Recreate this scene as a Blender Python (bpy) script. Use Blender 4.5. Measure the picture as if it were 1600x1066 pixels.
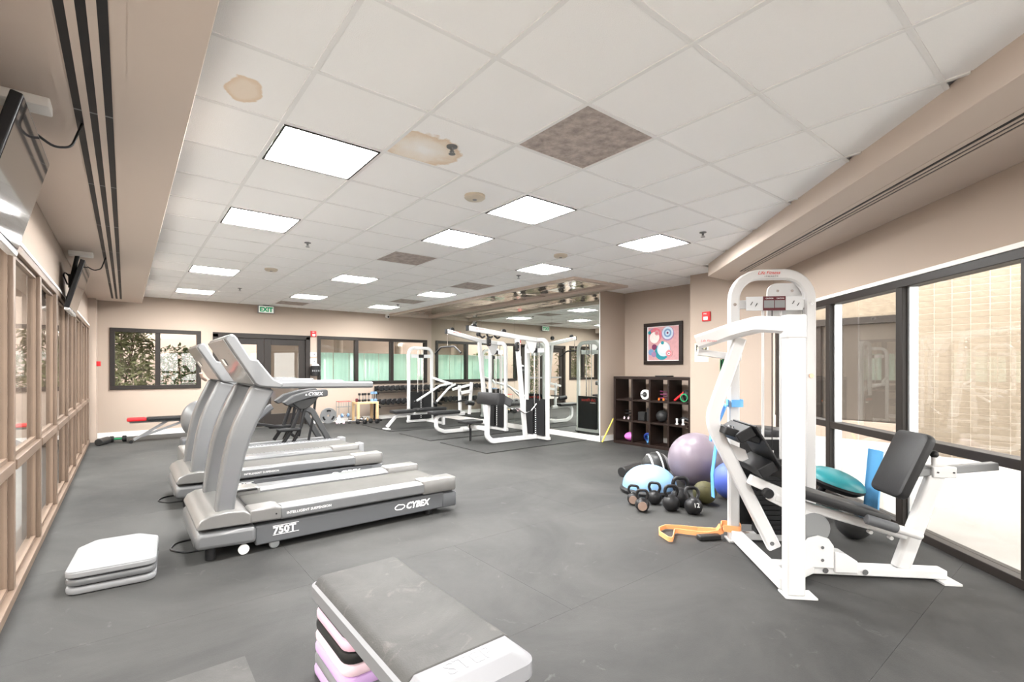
import bpy, bmesh, math, random
from mathutils import Vector, Matrix
random.seed(7)
for o in list(bpy.data.objects): bpy.data.objects.remove(o)
SC = bpy.context.scene
COL = SC.collection
PI = math.pi

# ------------------------------------------------------------------ camera, world, exposure
CAMZ, CEIL, YAW = 1.33, 2.73, math.radians(38.6)
cd = bpy.data.cameras.new('camera'); cam = bpy.data.objects.new('camera', cd); COL.objects.link(cam)
cam.location = (0, 0, CAMZ); cam.rotation_euler = (PI/2, 0, -YAW)
cd.sensor_width = 36; cd.lens = 36*757/1600; cd.shift_y = 42/1600; cd.clip_start = 0.02; cd.clip_end = 200
SC.camera = cam
W = bpy.data.worlds.new('sky'); SC.world = W; W.use_nodes = True
bg = W.node_tree.nodes['Background']; bg.inputs[0].default_value = (1.0, .985, .96, 1); bg.inputs[1].default_value = 1.9
SC.view_settings.view_transform = 'Standard'; SC.view_settings.look = 'None'
SC.view_settings.gamma = 1; SC.view_settings.use_curve_mapping = False
SC.view_settings.exposure = 2.68
LAMP = 20.0

# ------------------------------------------------------------------ materials
def mat(name, col, rough=.5, metal=0., var=0., vs=6., bump=0., bs=60., spec=.25, coat=0., emit=0., stretch=None):
    m = bpy.data.materials.new(name); m.use_nodes = True
    nt = m.node_tree; b = nt.nodes['Principled BSDF']
    b.inputs['Base Color'].default_value = (*col, 1); b.inputs['Roughness'].default_value = rough
    b.inputs['Metallic'].default_value = metal; b.inputs['Specular IOR Level'].default_value = spec
    b.inputs['Coat Weight'].default_value = coat
    if emit:
        b.inputs['Emission Color'].default_value = (*col, 1); b.inputs['Emission Strength'].default_value = emit
    tc = nt.nodes.new('ShaderNodeTexCoord'); src = tc.outputs['Object']
    if stretch:
        mp = nt.nodes.new('ShaderNodeMapping'); mp.inputs['Scale'].default_value = stretch
        nt.links.new(src, mp.inputs[0]); src = mp.outputs[0]
    if var:
        n = nt.nodes.new('ShaderNodeTexNoise'); n.inputs['Scale'].default_value = vs; n.inputs['Detail'].default_value = 6
        n.inputs['Roughness'].default_value = .65
        nt.links.new(src, n.inputs['Vector'])
        r = nt.nodes.new('ShaderNodeValToRGB')
        r.color_ramp.elements[0].position = .3; r.color_ramp.elements[1].position = .7
        r.color_ramp.elements[0].color = (*[max(0, c*(1-var)) for c in col], 1)
        r.color_ramp.elements[1].color = (*[min(1, c*(1+var)) for c in col], 1)
        nt.links.new(n.outputs['Fac'], r.inputs[0]); nt.links.new(r.outputs[0], b.inputs['Base Color'])
    if bump:
        n2 = nt.nodes.new('ShaderNodeTexNoise'); n2.inputs['Scale'].default_value = bs; n2.inputs['Detail'].default_value = 4
        nt.links.new(src, n2.inputs['Vector'])
        bp = nt.nodes.new('ShaderNodeBump'); bp.inputs['Strength'].default_value = bump; bp.inputs['Distance'].default_value = .01
        nt.links.new(n2.outputs['Fac'], bp.inputs['Height']); nt.links.new(bp.outputs[0], b.inputs['Normal'])
    return m

def glass(name, tint=(.96, .97, .96), refl=1.0, rough=0.):
    m = bpy.data.materials.new(name); m.use_nodes = True; nt = m.node_tree
    nt.nodes.remove(nt.nodes['Principled BSDF']); out = nt.nodes['Material Output']
    t = nt.nodes.new('ShaderNodeBsdfTransparent'); t.inputs[0].default_value = (*tint, 1)
    g = nt.nodes.new('ShaderNodeBsdfGlossy'); g.inputs['Roughness'].default_value = rough
    lw = nt.nodes.new('ShaderNodeLayerWeight'); lw.inputs[0].default_value = .5
    f = nt.nodes.new('ShaderNodeMath'); f.operation = 'POWER'; f.inputs[1].default_value = 5; nt.links.new(lw.outputs['Facing'], f.inputs[0])
    ml = nt.nodes.new('ShaderNodeMath'); ml.operation = 'MULTIPLY_ADD'; ml.inputs[1].default_value = .95; ml.inputs[2].default_value = .04*refl; ml.use_clamp = True
    mx = nt.nodes.new('ShaderNodeMixShader')
    nt.links.new(f.outputs[0], ml.inputs[0]); nt.links.new(ml.outputs[0], mx.inputs[0])
    nt.links.new(t.outputs[0], mx.inputs[1]); nt.links.new(g.outputs[0], mx.inputs[2]); nt.links.new(mx.outputs[0], out.inputs[0])
    return m

def rubber_floor(name='rubber_floor', c0=(.025, .025, .0247), c1=(.056, .055, .053), sc=(.2, .195, .185), lo=.62, s1=.9, s2=7):
    m = mat(name, c1, .68, bump=.12, bs=180, spec=.22)
    nt = m.node_tree; b = nt.nodes['Principled BSDF']; tc = nt.nodes.new('ShaderNodeNewGeometry')
    def noise(scale, detail=6, rough=.6, dist=0.):
        n = nt.nodes.new('ShaderNodeTexNoise'); n.inputs['Scale'].default_value = scale; n.inputs['Detail'].default_value = detail
        n.inputs['Roughness'].default_value = rough; n.inputs['Distortion'].default_value = dist
        nt.links.new(tc.outputs['Position'], n.inputs['Vector']); return n
    n1 = noise(s1, 8, .65, .6); n2 = noise(s2, 8, .7, 1.2)
    r1 = nt.nodes.new('ShaderNodeValToRGB'); e = r1.color_ramp.elements
    e[0].position = .32; e[0].color = (*c0, 1); e[1].position = .72; e[1].color = (*c1, 1)
    nt.links.new(n1.outputs['Fac'], r1.inputs[0])
    r2 = nt.nodes.new('ShaderNodeValToRGB'); e = r2.color_ramp.elements
    e[0].position = lo; e[0].color = (0, 0, 0, 1); e[1].position = lo+.18; e[1].color = (.35, .35, .35, 1)
    nt.links.new(n2.outputs['Fac'], r2.inputs[0])
    mx = nt.nodes.new('ShaderNodeMix'); mx.data_type = 'RGBA'; mx.inputs[7].default_value = (*sc, 1)
    nt.links.new(r2.outputs[0], mx.inputs[0]); nt.links.new(r1.outputs[0], mx.inputs[6])
    nt.links.new(mx.outputs[2], b.inputs['Base Color'])
    return m

def stain_tile(name, cx, cy, rx, ry, ring):
    m = mat(name, (.91, .91, .905), .9, bump=.25, bs=220); nt = m.node_tree; b = nt.nodes['Principled BSDF']
    g = nt.nodes.new('ShaderNodeNewGeometry')
    mp = nt.nodes.new('ShaderNodeMapping'); mp.vector_type = 'POINT'
    mp.inputs['Location'].default_value = (-cx/rx, -cy/ry, 0); mp.inputs['Scale'].default_value = (1/rx, 1/ry, 0)
    nt.links.new(g.outputs['Position'], mp.inputs[0])
    n = nt.nodes.new('ShaderNodeTexNoise'); n.inputs['Scale'].default_value = 12; n.inputs['Detail'].default_value = 5
    nt.links.new(g.outputs['Position'], n.inputs['Vector'])
    ln = nt.nodes.new('ShaderNodeVectorMath'); ln.operation = 'LENGTH'; nt.links.new(mp.outputs[0], ln.inputs[0])
    ad = nt.nodes.new('ShaderNodeMath'); ad.operation = 'MULTIPLY_ADD'; ad.inputs[1].default_value = .7
    nt.links.new(n.outputs['Fac'], ad.inputs[0]); nt.links.new(ln.outputs['Value'], ad.inputs[2])
    r = nt.nodes.new('ShaderNodeValToRGB'); el = r.color_ramp.elements
    inner = (.80, .70, .59, 1) if not ring else (.89, .88, .86, 1)
    el[0].position = .3; el[0].color = inner
    el[1].position = 1.0; el[1].color = (.91, .91, .905, 1)
    x = r.color_ramp.elements.new(.72); x.color = inner if not ring else (.84, .77, .68, 1)
    x = r.color_ramp.elements.new(.93); x.color = (.74, .60, .46, 1)
    mr = nt.nodes.new('ShaderNodeMath'); mr.operation = 'DIVIDE'; mr.inputs[1].default_value = 1.4
    nt.links.new(ad.outputs[0], mr.inputs[0]); nt.links.new(mr.outputs[0], r.inputs[0])
    nt.links.new(r.outputs[0], b.inputs['Base Color'])
    return m

WALLC = (.385, .315, .263)
K = dict(
    wall=mat('wall_paint', WALLC, .75, bump=.05, bs=200), soffit=mat('soffit_paint', (.58, .495, .43), .75),
    tile=mat('ceiling_tile', (.91, .91, .905), .9, bump=.25, bs=220), grid=mat('grid_white', (.80, .80, .795), .5),
    brown=mat('stained_grille', (.42, .365, .335), .9, var=.35, vs=14, bump=.3, bs=90),
    dark=mat('dark_bronze', (.02, .016, .014), .45), bronze=mat('tan_bronze', (.145, .102, .075), .5, var=.08, vs=3),
    white=mat('white_enamel', (.56, .56, .56), .28, coat=.2), base=mat('white_baseboard', (.78, .76, .73), .5),
    floor=rubber_floor(), mat_=mat('rubber_mat', (.024, .024, .0235), .65, var=.25, vs=3, bump=.15, bs=160),
    tread=mat('silver_plastic', (.115, .118, .122), .33, var=.04, vs=2, coat=.3, spec=.6), tread_d=mat('grey_plastic', (.085, .088, .094), .45),
    hood=mat('hood_plastic', (.14, .137, .132), .3, coat=.3, spec=.6), belt=mat('treadmill_belt', (.075, .072, .067), .8, var=.12, vs=3),
    black=mat('black_plastic', (.012, .012, .013), .45), vinyl=mat('black_vinyl', (.018, .018, .019), .45, bump=.06, bs=120),
    iron=mat('black_iron', (.016, .016, .017), .35), steel=mat('chrome', (.75, .75, .76), .15, 1.), grey=mat('grey_steel', (.22, .225, .23), .45, .3),
    print_=mat('white_print', (.85, .85, .85), .5), red=mat('red_plastic', (.55, .02, .025), .4), redp=mat('red_print', (.6, .05, .04), .5),
    green=mat('exit_green', (.0, .42, .17), .5), exitw=mat('exit_face', (.80, .86, .80), .4, emit=.03),
    glass=glass('window_glass'), glassr=glass('reflective_glass', (.95, .95, .94), 2.2),
    mirror=mat('mirror', (.80, .84, .80), .0, 1.), mylar=mat('warped_mirror', (.62, .59, .57), .05, 1., bump=.6, bs=5., stretch=(1, .6, 1)),
    lamp=mat('lamp_diffuser', (1, .99, .97), .5, emit=LAMP), lens=mat('prism_lens', (.9, .9, .9), .3),
    wood=mat('pine', (.62, .43, .24), .5, var=.15, vs=8, stretch=(1, 1, .15)), shelf=mat('espresso_veneer', (.016, .009, .007), .4, var=.2, vs=5),
    purple=mat('ball_mauve', (.165, .138, .165), .3), bosu=mat('light_blue_rubber', (.19, .33, .52), .35), blue=mat('blue_rubber', (.07, .11, .42), .4),
    band=mat('band_blue', (.12, .35, .68), .5), orange=mat('band_orange', (.85, .38, .16), .55), olive=mat('olive_rubber', (.06, .055, .022), .6),
    teal=mat('teal_rubber', (.015, .15, .17), .4), matb=mat('mat_blue', (.07, .23, .42), .6), yellow=mat('yellow_plastic', (.72, .60, .10), .5),
    pink=mat('pink_plastic', (.78, .48, .58), .4), pinkl=mat('pale_pink_plastic', (.82, .62, .68), .4), lav=mat('lavender_plastic', (.60, .40, .70), .4),
    lgrey=mat('light_grey_plastic', (.22, .223, .23), .45), stepw=mat('white_plastic', (.19, .19, .2), .4), dgrey=mat('charcoal_plastic', (.022, .022, .022), .4),
    steptop=rubber_floor('grey_step_rubber', (.045, .044, .043), (.075, .073, .07), (.20, .18, .165), .57, 3, 9), magenta=mat('magenta_rubber', (.60, .16, .50), .4),
    bluedk=mat('navy_rubber', (.02, .04, .2), .4), tanv=mat('tan_vinyl', (.28, .20, .16), .6), orangep=mat('orange_plastic', (.8, .18, .03), .5),
    paper=mat('cream_paper', (.78, .72, .48), .8), paperw=mat('white_paper', (.8, .8, .78), .8), greenb=mat('green_band', (.02, .25, .10), .5),
    concrete=mat('pale_concrete', (.36, .342, .325), .85, var=.06, vs=1.5), brick=mat('tan_brick', (.20, .165, .125), .85, var=.18, vs=9, bump=.3, bs=80),
    mortar=mat('pale_mortar', (.46, .40, .33), .9), stucco=mat('pink_stucco', (.40, .315, .265), .9, var=.05, vs=2), leaf=mat('leaf_green', (.09, .14, .05), .55, var=.5, vs=4),
    leafd=mat('leaf_olive', (.16, .17, .08), .6, var=.5, vs=4), stem=mat('bark', (.12, .085, .06), .9), mint=mat('mint_panel', (.44, .68, .57), .5, var=.1, vs=3, stretch=(4, 1, .1)),
    dglass=mat('dark_facade_glass', (.05, .045, .04), .03, 0, spec=1.), screen=mat('tv_screen', (.02, .018, .018), .06, spec=.8, coat=.6), placard=mat('placard_grey', (.55, .56, .57), .4), maroon=mat('placard_maroon', (.09, .015, .02), .4),
    cream=mat('cream_plastic', (.56, .50, .41), .5), armg=mat('arm_grey', (.055, .056, .058), .45), tvsilver=mat('silver_trim', (.55, .56, .57), .25, .6), copper=mat('copper_disc', (.6, .35, .25), .35, .8),
)
for n, c in (('p_cream', (.75, .70, .66)), ('p_rose', (.60, .16, .20)), ('p_pink', (.55, .30, .31)), ('p_blue', (.16, .28, .46)), ('p_teal', (.02, .25, .30)),
             ('p_mist', (.50, .60, .70)), ('p_plum', (.16, .03, .09)), ('p_violet', (.32, .20, .34))): K[n] = mat(n, c, .5, var=.1, vs=20)

# ------------------------------------------------------------------ mesh helpers
def V(*a): return Vector(a)
def fillet(pts, r, n=5, closed=False):
    out = []; N = len(pts); P = [Vector(p) for p in pts]
    for i, p in enumerate(P):
        if not closed and i in (0, N-1): out.append(p); continue
        a = P[i-1]-p; b = P[(i+1) % N]-p; la, lb = a.length, b.length; a.normalize(); b.normalize()
        ang = a.angle(b)
        if ang > PI-.02: out.append(p); continue
        d = min(r/math.tan(ang/2), la*.49, lb*.49); rr = d*math.tan(ang/2)
        c = p+(a+b).normalized()*(rr/math.sin(ang/2)); s = p+a*d-c; e = p+b*d-c
        th = s.angle(e)
        for k in range(n+1):
            f = k/n
            out.append(c+(s*math.sin((1-f)*th)+e*math.sin(f*th))/math.sin(th) if th > 1e-4 else p)
    return out

class MB:
    def __init__(s): s.v = []; s.f = []
    def add(s, vs, fs):
        o = len(s.v); s.v += [tuple(x) for x in vs]; s.f += [tuple(i+o for i in f) for f in fs]; return s
    def box(s, x0, x1, y0, y1, z0, z1):
        return s.add([(x, y, z) for z in (z0, z1) for y in (y0, y1) for x in (x0, x1)],
                     [(0, 2, 3, 1), (4, 5, 7, 6), (0, 1, 5, 4), (2, 6, 7, 3), (0, 4, 6, 2), (1, 3, 7, 5)])
    def hexa(s, c, ax, ay, az):
        c, ax, ay, az = map(Vector, (c, ax, ay, az))
        return s.add([c+ax*i+ay*j+az*k for k in (-1, 1) for j in (-1, 1) for i in (-1, 1)],
                     [(0, 2, 3, 1), (4, 5, 7, 6), (0, 1, 5, 4), (2, 6, 7, 3), (0, 4, 6, 2), (1, 3, 7, 5)])
    def bar(s, p, q, w, h, up=(0, 0, 1)):
        p, q = Vector(p), Vector(q); d = q-p; up = Vector(up); x = d.cross(up).normalized(); y = x.cross(d).normalized()
        return s.hexa((p+q)/2, d/2, x*w/2, y*h/2)
    def sweep(s, path, prof, nrm, closed=False):
        P = [Vector(p) for p in path]; N = len(P); nrm = Vector(nrm).normalized(); k = len(prof); vs = []
        for i, p in enumerate(P):
            a = P[i-1] if (closed or i) else p; b = P[(i+1) % N] if (closed or i < N-1) else p
            t = (b-a).normalized(); sd = t.cross(nrm)
            if sd.length < 1e-4: sd = t.orthogonal()
            sd.normalize(); u = sd.cross(t).normalized()
            vs += [p+sd*x+u*y for x, y in prof]
        fs = []
        for i in range(N if closed else N-1):
            j = (i+1) % N
            for m in range(k): fs.append((i*k+m, i*k+(m+1) % k, j*k+(m+1) % k, j*k+m))
        if not closed: fs += [tuple(range(k))[::-1], tuple((N-1)*k+m for m in range(k))]
        return s.add(vs, fs)
    def tube(s, path, r, n=8, nrm=None, closed=False):
        P = [Vector(p) for p in path]
        if nrm is None:
            nrm = Vector((0, 0, 1)); d = (P[-1]-P[0])
            if d.length and abs(d.normalized().z) > .7: nrm = Vector((.31, .95, .05))
        return s.sweep(P, [(r*math.cos(2*PI*k/n), r*math.sin(2*PI*k/n)) for k in range(n)], nrm, closed)
    def rect(s, path, w, h, nrm, closed=False):     # w in the plane of the path, h along its normal
        c = min(w, h)*.18
        return s.sweep(path, [(-w/2+c, -h/2), (w/2-c, -h/2), (w/2, -h/2+c), (w/2, h/2-c), (w/2-c, h/2), (-w/2+c, h/2), (-w/2, h/2-c), (-w/2, -h/2+c)], nrm, closed)
    def prism(s, poly, a0, a1, ax='y'):
        f = {'y': lambda a, b, c: (a, c, b), 'z': lambda a, b, c: (a, b, c), 'x': lambda a, b, c: (c, a, b)}[ax]
        n = len(poly)
        return s.add([f(a, b, a0) for a, b in poly]+[f(a, b, a1) for a, b in poly],
                     [tuple(range(n))[::-1], tuple(range(n, 2*n))]+[(i, (i+1) % n, n+(i+1) % n, n+i) for i in range(n)])
    def lathe(s, prof, n=20, c=(0, 0, 0), ax=(0, 0, 1)):
        q = Vector((0, 0, 1)).rotation_difference(Vector(ax)); c = Vector(c); vs = []; k = len(prof)
        for i in range(n):
            a = 2*PI*i/n
            vs += [c+q @ Vector((r*math.cos(a), r*math.sin(a), z)) for r, z in prof]
        fs = [(i*k+m, ((i+1) % n)*k+m, ((i+1) % n)*k+m+1, i*k+m+1) for i in range(n) for m in range(k-1)]
        ring = prof[0] == prof[-1]
        if prof[0][0] > 1e-5 and not ring: fs.append(tuple(i*k for i in range(n))[::-1])
        if prof[-1][0] > 1e-5 and not ring: fs.append(tuple(i*k+k-1 for i in range(n)))
        return s.add(vs, fs)
    def cyl(s, p, q, r, n=16, ch=0.):
        p, q = Vector(p), Vector(q); L = (q-p).length
        pr = [(r-ch, 0), (r, ch), (r, L-ch), (r-ch, L)] if ch else [(r, 0), (r, L)]
        return s.lathe(pr, n, p, (q-p).normalized())
    def sphere(s, c, r, n=24, m=14, z0=-1., sc=(1, 1, 1)):
        a0 = math.asin(z0); pr = [(r*math.cos(a0+(PI/2-a0)*i/m), r*math.sin(a0+(PI/2-a0)*i/m)) for i in range(m+1)]
        o = len(s.v); s.lathe(pr, n, (0, 0, 0))
        c = Vector(c)
        for i in range(o, len(s.v)):
            x, y, z = s.v[i]; s.v[i] = (c.x+x*sc[0], c.y+y*sc[1], c.z+z*sc[2])
        return s
    def rbox(s, x0, x1, y0, y1, z0, z1, r=.02):   # box with rounded vertical corners and softened rims
        e = min(r*.6, (z1-z0)*.3); n = 4
        def ring(ins, z):
            a = [(x0+ins, y0+ins), (x1-ins, y0+ins), (x1-ins, y1-ins), (x0+ins, y1-ins)]
            return [V(p.x, p.y, z) for p in fillet([V(x, y, 0) for x, y in a], max(r-ins, .002), n, True)]
        rings = [ring(e, z0), ring(e*.3, z0+e*.3), ring(0, z0+e), ring(0, z1-e), ring(e*.3, z1-e*.3), ring(e, z1)]
        k = len(rings[0]); vs = [p for q in rings for p in q]
        fs = [(i*k+m, i*k+(m+1) % k, (i+1)*k+(m+1) % k, (i+1)*k+m) for i in range(5) for m in range(k)]
        fs += [tuple(range(k))[::-1], tuple(5*k+m for m in range(k))]
        return s.add(vs, fs)
    def xf(s, M, start=0):
        for i in range(start, len(s.v)): s.v[i] = tuple(M @ Vector(s.v[i]))
        return s
    def mesh(s, name, m, ang=38):
        me = bpy.data.meshes.new(name); me.from_pydata(s.v, [], s.f); me.validate()
        bm = bmesh.new(); bm.from_mesh(me); bmesh.ops.remove_doubles(bm, verts=bm.verts, dist=1e-5)
        bmesh.ops.recalc_face_normals(bm, faces=bm.faces); bm.to_mesh(me); bm.free()
        me.polygons.foreach_set('use_smooth', [True]*len(me.polygons)); me.set_sharp_from_angle(angle=math.radians(ang))
        if m: me.materials.append(m)
        return me
    def build(s, name, m, parent=None, bevel=0., seg=2):
        return obj(name, s.mesh(name, K[m] if isinstance(m, str) else m), parent, bevel, seg)

def obj(name, me, parent=None, bevel=0., seg=2):
    o = bpy.data.objects.new(name, me); COL.objects.link(o)
    if parent: o.parent = parent
    if bevel:
        b = o.modifiers.new('edge', 'BEVEL'); b.width = bevel; b.segments = seg; b.limit_method = 'ANGLE'; b.angle_limit = math.radians(40)
    return o
def tag(o, label=None, cat=None, group=None, kind=None):
    for k, x in (('label', label), ('category', cat), ('group', group), ('kind', kind)):
        if x: o[k] = x
    return o
def thing(name, label, cat, loc=(0, 0, 0), rz=0, group=None):
    o = bpy.data.objects.new(name, None); COL.objects.link(o); o.empty_display_size = .1
    o.location = loc; o.rotation_euler = (0, 0, rz); return tag(o, label, cat, group)
def copy_tree(o, parent=None, loc=None, rz=None, label=None):
    c = o.copy(); COL.objects.link(c); c.parent = parent
    if loc is not None: c.location = loc
    if rz is not None: c.rotation_euler = (0, 0, rz)
    if label: c['label'] = label
    for ch in [x for x in bpy.data.objects if x.parent == o]: copy_tree(ch, c)
    return c
def struct(o): return tag(o, kind='structure')
def text(body, size, m, parent, loc, rot, name='lettering', shear=0., ex=.0008, sx=1., align='LEFT', label=None, bold=0.):
    cu = bpy.data.curves.new('t', 'FONT'); cu.body = body; cu.size = size; cu.shear = shear; cu.extrude = ex; cu.align_x = align; cu.resolution_u = 2; cu.offset = bold
    t = bpy.data.objects.new('t', cu); COL.objects.link(t); bpy.context.view_layer.update()
    me = bpy.data.meshes.new_from_object(t.evaluated_get(bpy.context.evaluated_depsgraph_get())); bpy.data.objects.remove(t)
    me.materials.clear(); me.materials.append(K[m]); o = obj(name, me, parent); o.location = loc; o.rotation_euler = rot; o.scale = (sx, 1, 1)
    if label: o['label'] = label
    return o
FACE_S = (PI/2, 0, 0)              # lettering that faces -y
FACE_W = (PI/2, 0, -PI/2)          # lettering that faces -x

# ------------------------------------------------------------------ room shell
XL, YB, XM, XN, XA, DW, DS = -.52, 12.0, 6.70, 7.40, 6.72, 3.86, 2.70   # left wall, back wall, mirror, niche, short wall, diagonal wall, diagonal soffit
SOF = 2.57
struct(MB().prism([(-.66, -3.1), (.86, -3.1), (DW-.05+2.86, 2.86), (7.5, 4.0), (7.5, 5.9), (6.8, 5.9), (6.8, 12.12), (-.66, 12.12)], -.14, -.012, 'z').build('floor', 'floor'))
FLOOR = bpy.data.objects['floor']
RUB = K['floor']
def clip(poly, a, b, c):          # keep a*x+b*y<=c
    out = []
    for i, p in enumerate(poly):
        q = poly[(i+1) % len(poly)]; dp, dq = a*p[0]+b*p[1]-c, a*q[0]+b*q[1]-c
        if dp <= 0: out.append(p)
        if dp*dq < 0: t = dp/(dp-dq); out.append((p[0]+t*(q[0]-p[0]), p[1]+t*(q[1]-p[1])))
    return out
def sheets():
    y = -3.0; row = 0
    while y < 11.95:
        h = min(1.22, 12-y); x = -.52-(row % 2)*1.0
        while x < 7.4:
            g = .0006; a, b = max(x, -.52)+g, min(x+2.44, 7.4)-g
            p = [(a, y+g), (b, y+g), (b, y+h-g), (a, y+h-g)]
            if b > a+.05:
                p = clip(p, 1, -1, DW)
                if y+h/2 > 5.84: p = clip(p, 1, 0, XM)
                if len(p) > 2:
                    MB().prism(p, -.012, 0, 'z').build('rubber_sheet', RUB, FLOOR)
            x += 2.44
        y += 1.22; row += 1
sheets()

wl = MB().box(-.68, XL, -3.2, 12.12, 2.06, CEIL+.1).box(-.68, -.41, 11.4, 12.12, -.1, CEIL+.1)
struct(wl.build('wall_left', 'wall'))
wb = MB()
Y0, Y1 = YB, YB+.14
def wall_with_holes(m, xs, x0, x1, zt, holes):
    cur = x0
    for a, b, z0, z1 in holes:
        m.box(cur, a, Y0, Y1, 0, zt)
        if z0 > 0: m.box(a, b, Y0, Y1, 0, z0)
        m.box(a, b, Y0, Y1, z1, zt); cur = b
    m.box(cur, x1, Y0, Y1, 0, zt)
W1, D1, W2 = (-.21, 1.22, .93, 2.08), (1.48, 3.40, 0, 2.06), (3.62, 6.53, .94, 2.08)
wall_with_holes(wb, None, -.41, 7.6, CEIL+.1, [W1, D1, W2])
struct(wb.build('wall_back', 'wall'))
struct(MB().box(XM, XM+.12, 5.84, YB, 0, CEIL+.1).box(XM+.12, XN, 5.84, 5.96, 0, CEIL+.1).build('wall_mirror', 'wall'))
struct(MB().box(XN, XN+.12, 4.07, 5.96, 0, CEIL+.1).build('wall_niche', 'wall'))
struct(MB().prism([(XA, 4.07), (XN+.12, 4.07), (XN+.12, 3.6), (XA+.14, 2.9), (XA, 2.86)], 0, CEIL+.1, 'z').build('wall_pier', 'wall'))
struct(MB().prism([(XA, 2.86), (.86, -3), (.98, -3.12), (XA+.14, 2.76)], 2.06, CEIL+.1, 'z').build('wall_right', 'wall'))
struct(MB().box(-.68, 1.2, -3.14, -3, 0, CEIL+.1).build('wall_front', 'wall'))
# dropped bulkheads with linear air slots
sl = MB().box(XL, .25, -3, YB-.33, SOF, CEIL+.02)
struct(sl.build('trim_1', 'soffit', None, .004))
inn = [(-.3, -3), (6.17, 3.47), (XA, 3.47), (XA, 2.86), (.86, -3)]
struct(MB().prism(inn, SOF, CEIL+.02, 'z').build('trim_2', 'soffit', None, .004))
def slot_diffuser(name, label, p0, d, n, length, w, gap):
    t = thing(name, label, 'air vent', (*p0, SOF)); t.rotation_euler = (0, 0, math.atan2(d[1], d[0]))
    tot = n*w+(n-1)*gap
    MB().box(0, length, -tot/2-.05, -tot/2-.006, -.003, 0).box(0, length, tot/2+.006, tot/2+.05, -.003, 0).build('flange', 'soffit', t)
    y = -tot/2
    for k in range(n):
        MB().box(0, length, y, y+w, -.0025, .0).build('slot', 'black', t)
        if k < n-1: MB().box(0, length, y+w, y+w+gap, -.006, 0).build('blade', 'soffit', t)
        y += w+gap
    for k in range(1, int(length/1.2)):
        MB().box(k*1.2, k*1.2+.012, -tot/2, tot/2, -.004, 0).build('divider', 'grey', t)
slot_diffuser('slot_diffuser', 'long black three-slot linear air diffuser in the bulkhead above the televisions', (-.12, -2.9), (0, 1), 3, 14.1, .03, .028)
slot_diffuser('slot_diffuser', 'thin three-slot linear air diffuser in the slanting bulkhead over the large windows', (3.17+.02, .0), (1, 1), 3, 4.25, .018, .02)

# ceiling
C0 = struct(MB().box(-.66, 7.5, -3.1, 12.1, CEIL+.035, CEIL+.09).build('ceiling', 'tile'))
GX, GY, G = .70, .54, .6096
CX0, CY0 = 5.39, 5.22
LIGHTS = {(0, 4), (0, 7), (0, 12), (0, 16), (3, 4), (3, 6), (3, 11), (3, 15), (6, 4), (6, 7), (6, 12), (6, 16), (0, -1), (0, -4)}
BROWN = {(2, 2), (3, 8), (3, 17), (6, 10), (6, 14)}
st1 = stain_tile('stained_tile_spot', .47, 2.76, .085, .13, False); st2 = stain_tile('stained_tile_ring', 1.49, 2.80, .27, .22, True)
full = {}
def tile_piece(p, key, name, m):
    if len(p) < 3: return
    A = abs(sum(p[i][0]*p[i-1][1]-p[i-1][0]*p[i][1] for i in range(len(p))))/2
    if A < .004: return
    cx, cy = GX+key[0]*G, GY+key[1]*G
    q = [(x-cx, y-cy) for x, y in p]
    if len(p) == 4 and A > .345:
        if m not in full: full[m] = MB().prism(q, 0, .012, 'z').mesh(name, m if not isinstance(m, str) else K[m])
        o = obj(name, full[m], C0)
    else: o = MB().prism(q, 0, .012, 'z').build(name, m, C0)
    o.location = (cx, cy, CEIL+.006)
    return o
for i in range(-1, 12):
    for j in range(-6, 19):
        if (i, j) in LIGHTS: continue
        e = .011
        x0, y0 = GX+i*G+e, GY+j*G+e; x1, y1 = x0+G-2*e, y0+G-2*e
        p = [(x0, y0), (x1, y0), (x1, y1), (x0, y1)]
        p = clip(clip(p, -1, 0, -.25), 0, 1, YB)
        yc = y0+G/2
        p = clip(p, 1, -1, DS) if yc < 3.47 and x0 < 6.2 else clip(p, 1, 0, XA if yc < 4.07 else XN)
        nm, m = ('tile', 'tile')
        if (i, j) in BROWN: nm, m = 'grille', 'brown'
        if (i, j) == (-1, 3): m = st1
        if (i, j) == (1, 3): m = st2
        o = tile_piece(clip(p, 0, 1, CY0), (i, j), nm, m)
        if y1 > CY0:
            o2 = tile_piece(clip(clip(p, 0, -1, -CY0), 1, 0, CX0), (i, j), nm, m); o = o or o2
            tile_piece(clip(clip(clip(p, 0, -1, -CY0), -1, 0, -XM), 0, 1, 5.84), (i, j), nm, m)
        if o and nm == 'grille': o['label'] = 'dusty grey-brown return air grille in the ceiling grid'
        if o and (i, j) == (-1, 3): o['label'] = 'ceiling tile with a small tan water stain'
        if o and (i, j) == (1, 3): o['label'] = 'ceiling tile with a large ring-shaped water stain'
for i in range(0, 12):        # runners along the room
    x = GX+i*G; ya = max(-3, x-DS); yb = YB if x < CX0 else (CY0 if x < XM else 5.84)
    if x > 6.17: ya = max(3.47, 4.07 if x > XA else 3.47)
    if x < XN and ya < yb: MB().box(x-.012, x+.012, ya, yb, CEIL, CEIL+.01).build('runner', 'grid', C0)
for j in range(-5, 19):       # cross tees
    y = GY+j*G; xb = min(y+DS, XN) if y < 3.47 else (XA if y < 4.07 else XN)
    segs = [(.25, xb)] if y < CY0 else [(.25, CX0)]
    for a, b in segs: MB().box(a, b, y-.012, y+.012, CEIL+.0015, CEIL+.0095).build('cross_tee', 'grid', C0)

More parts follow.
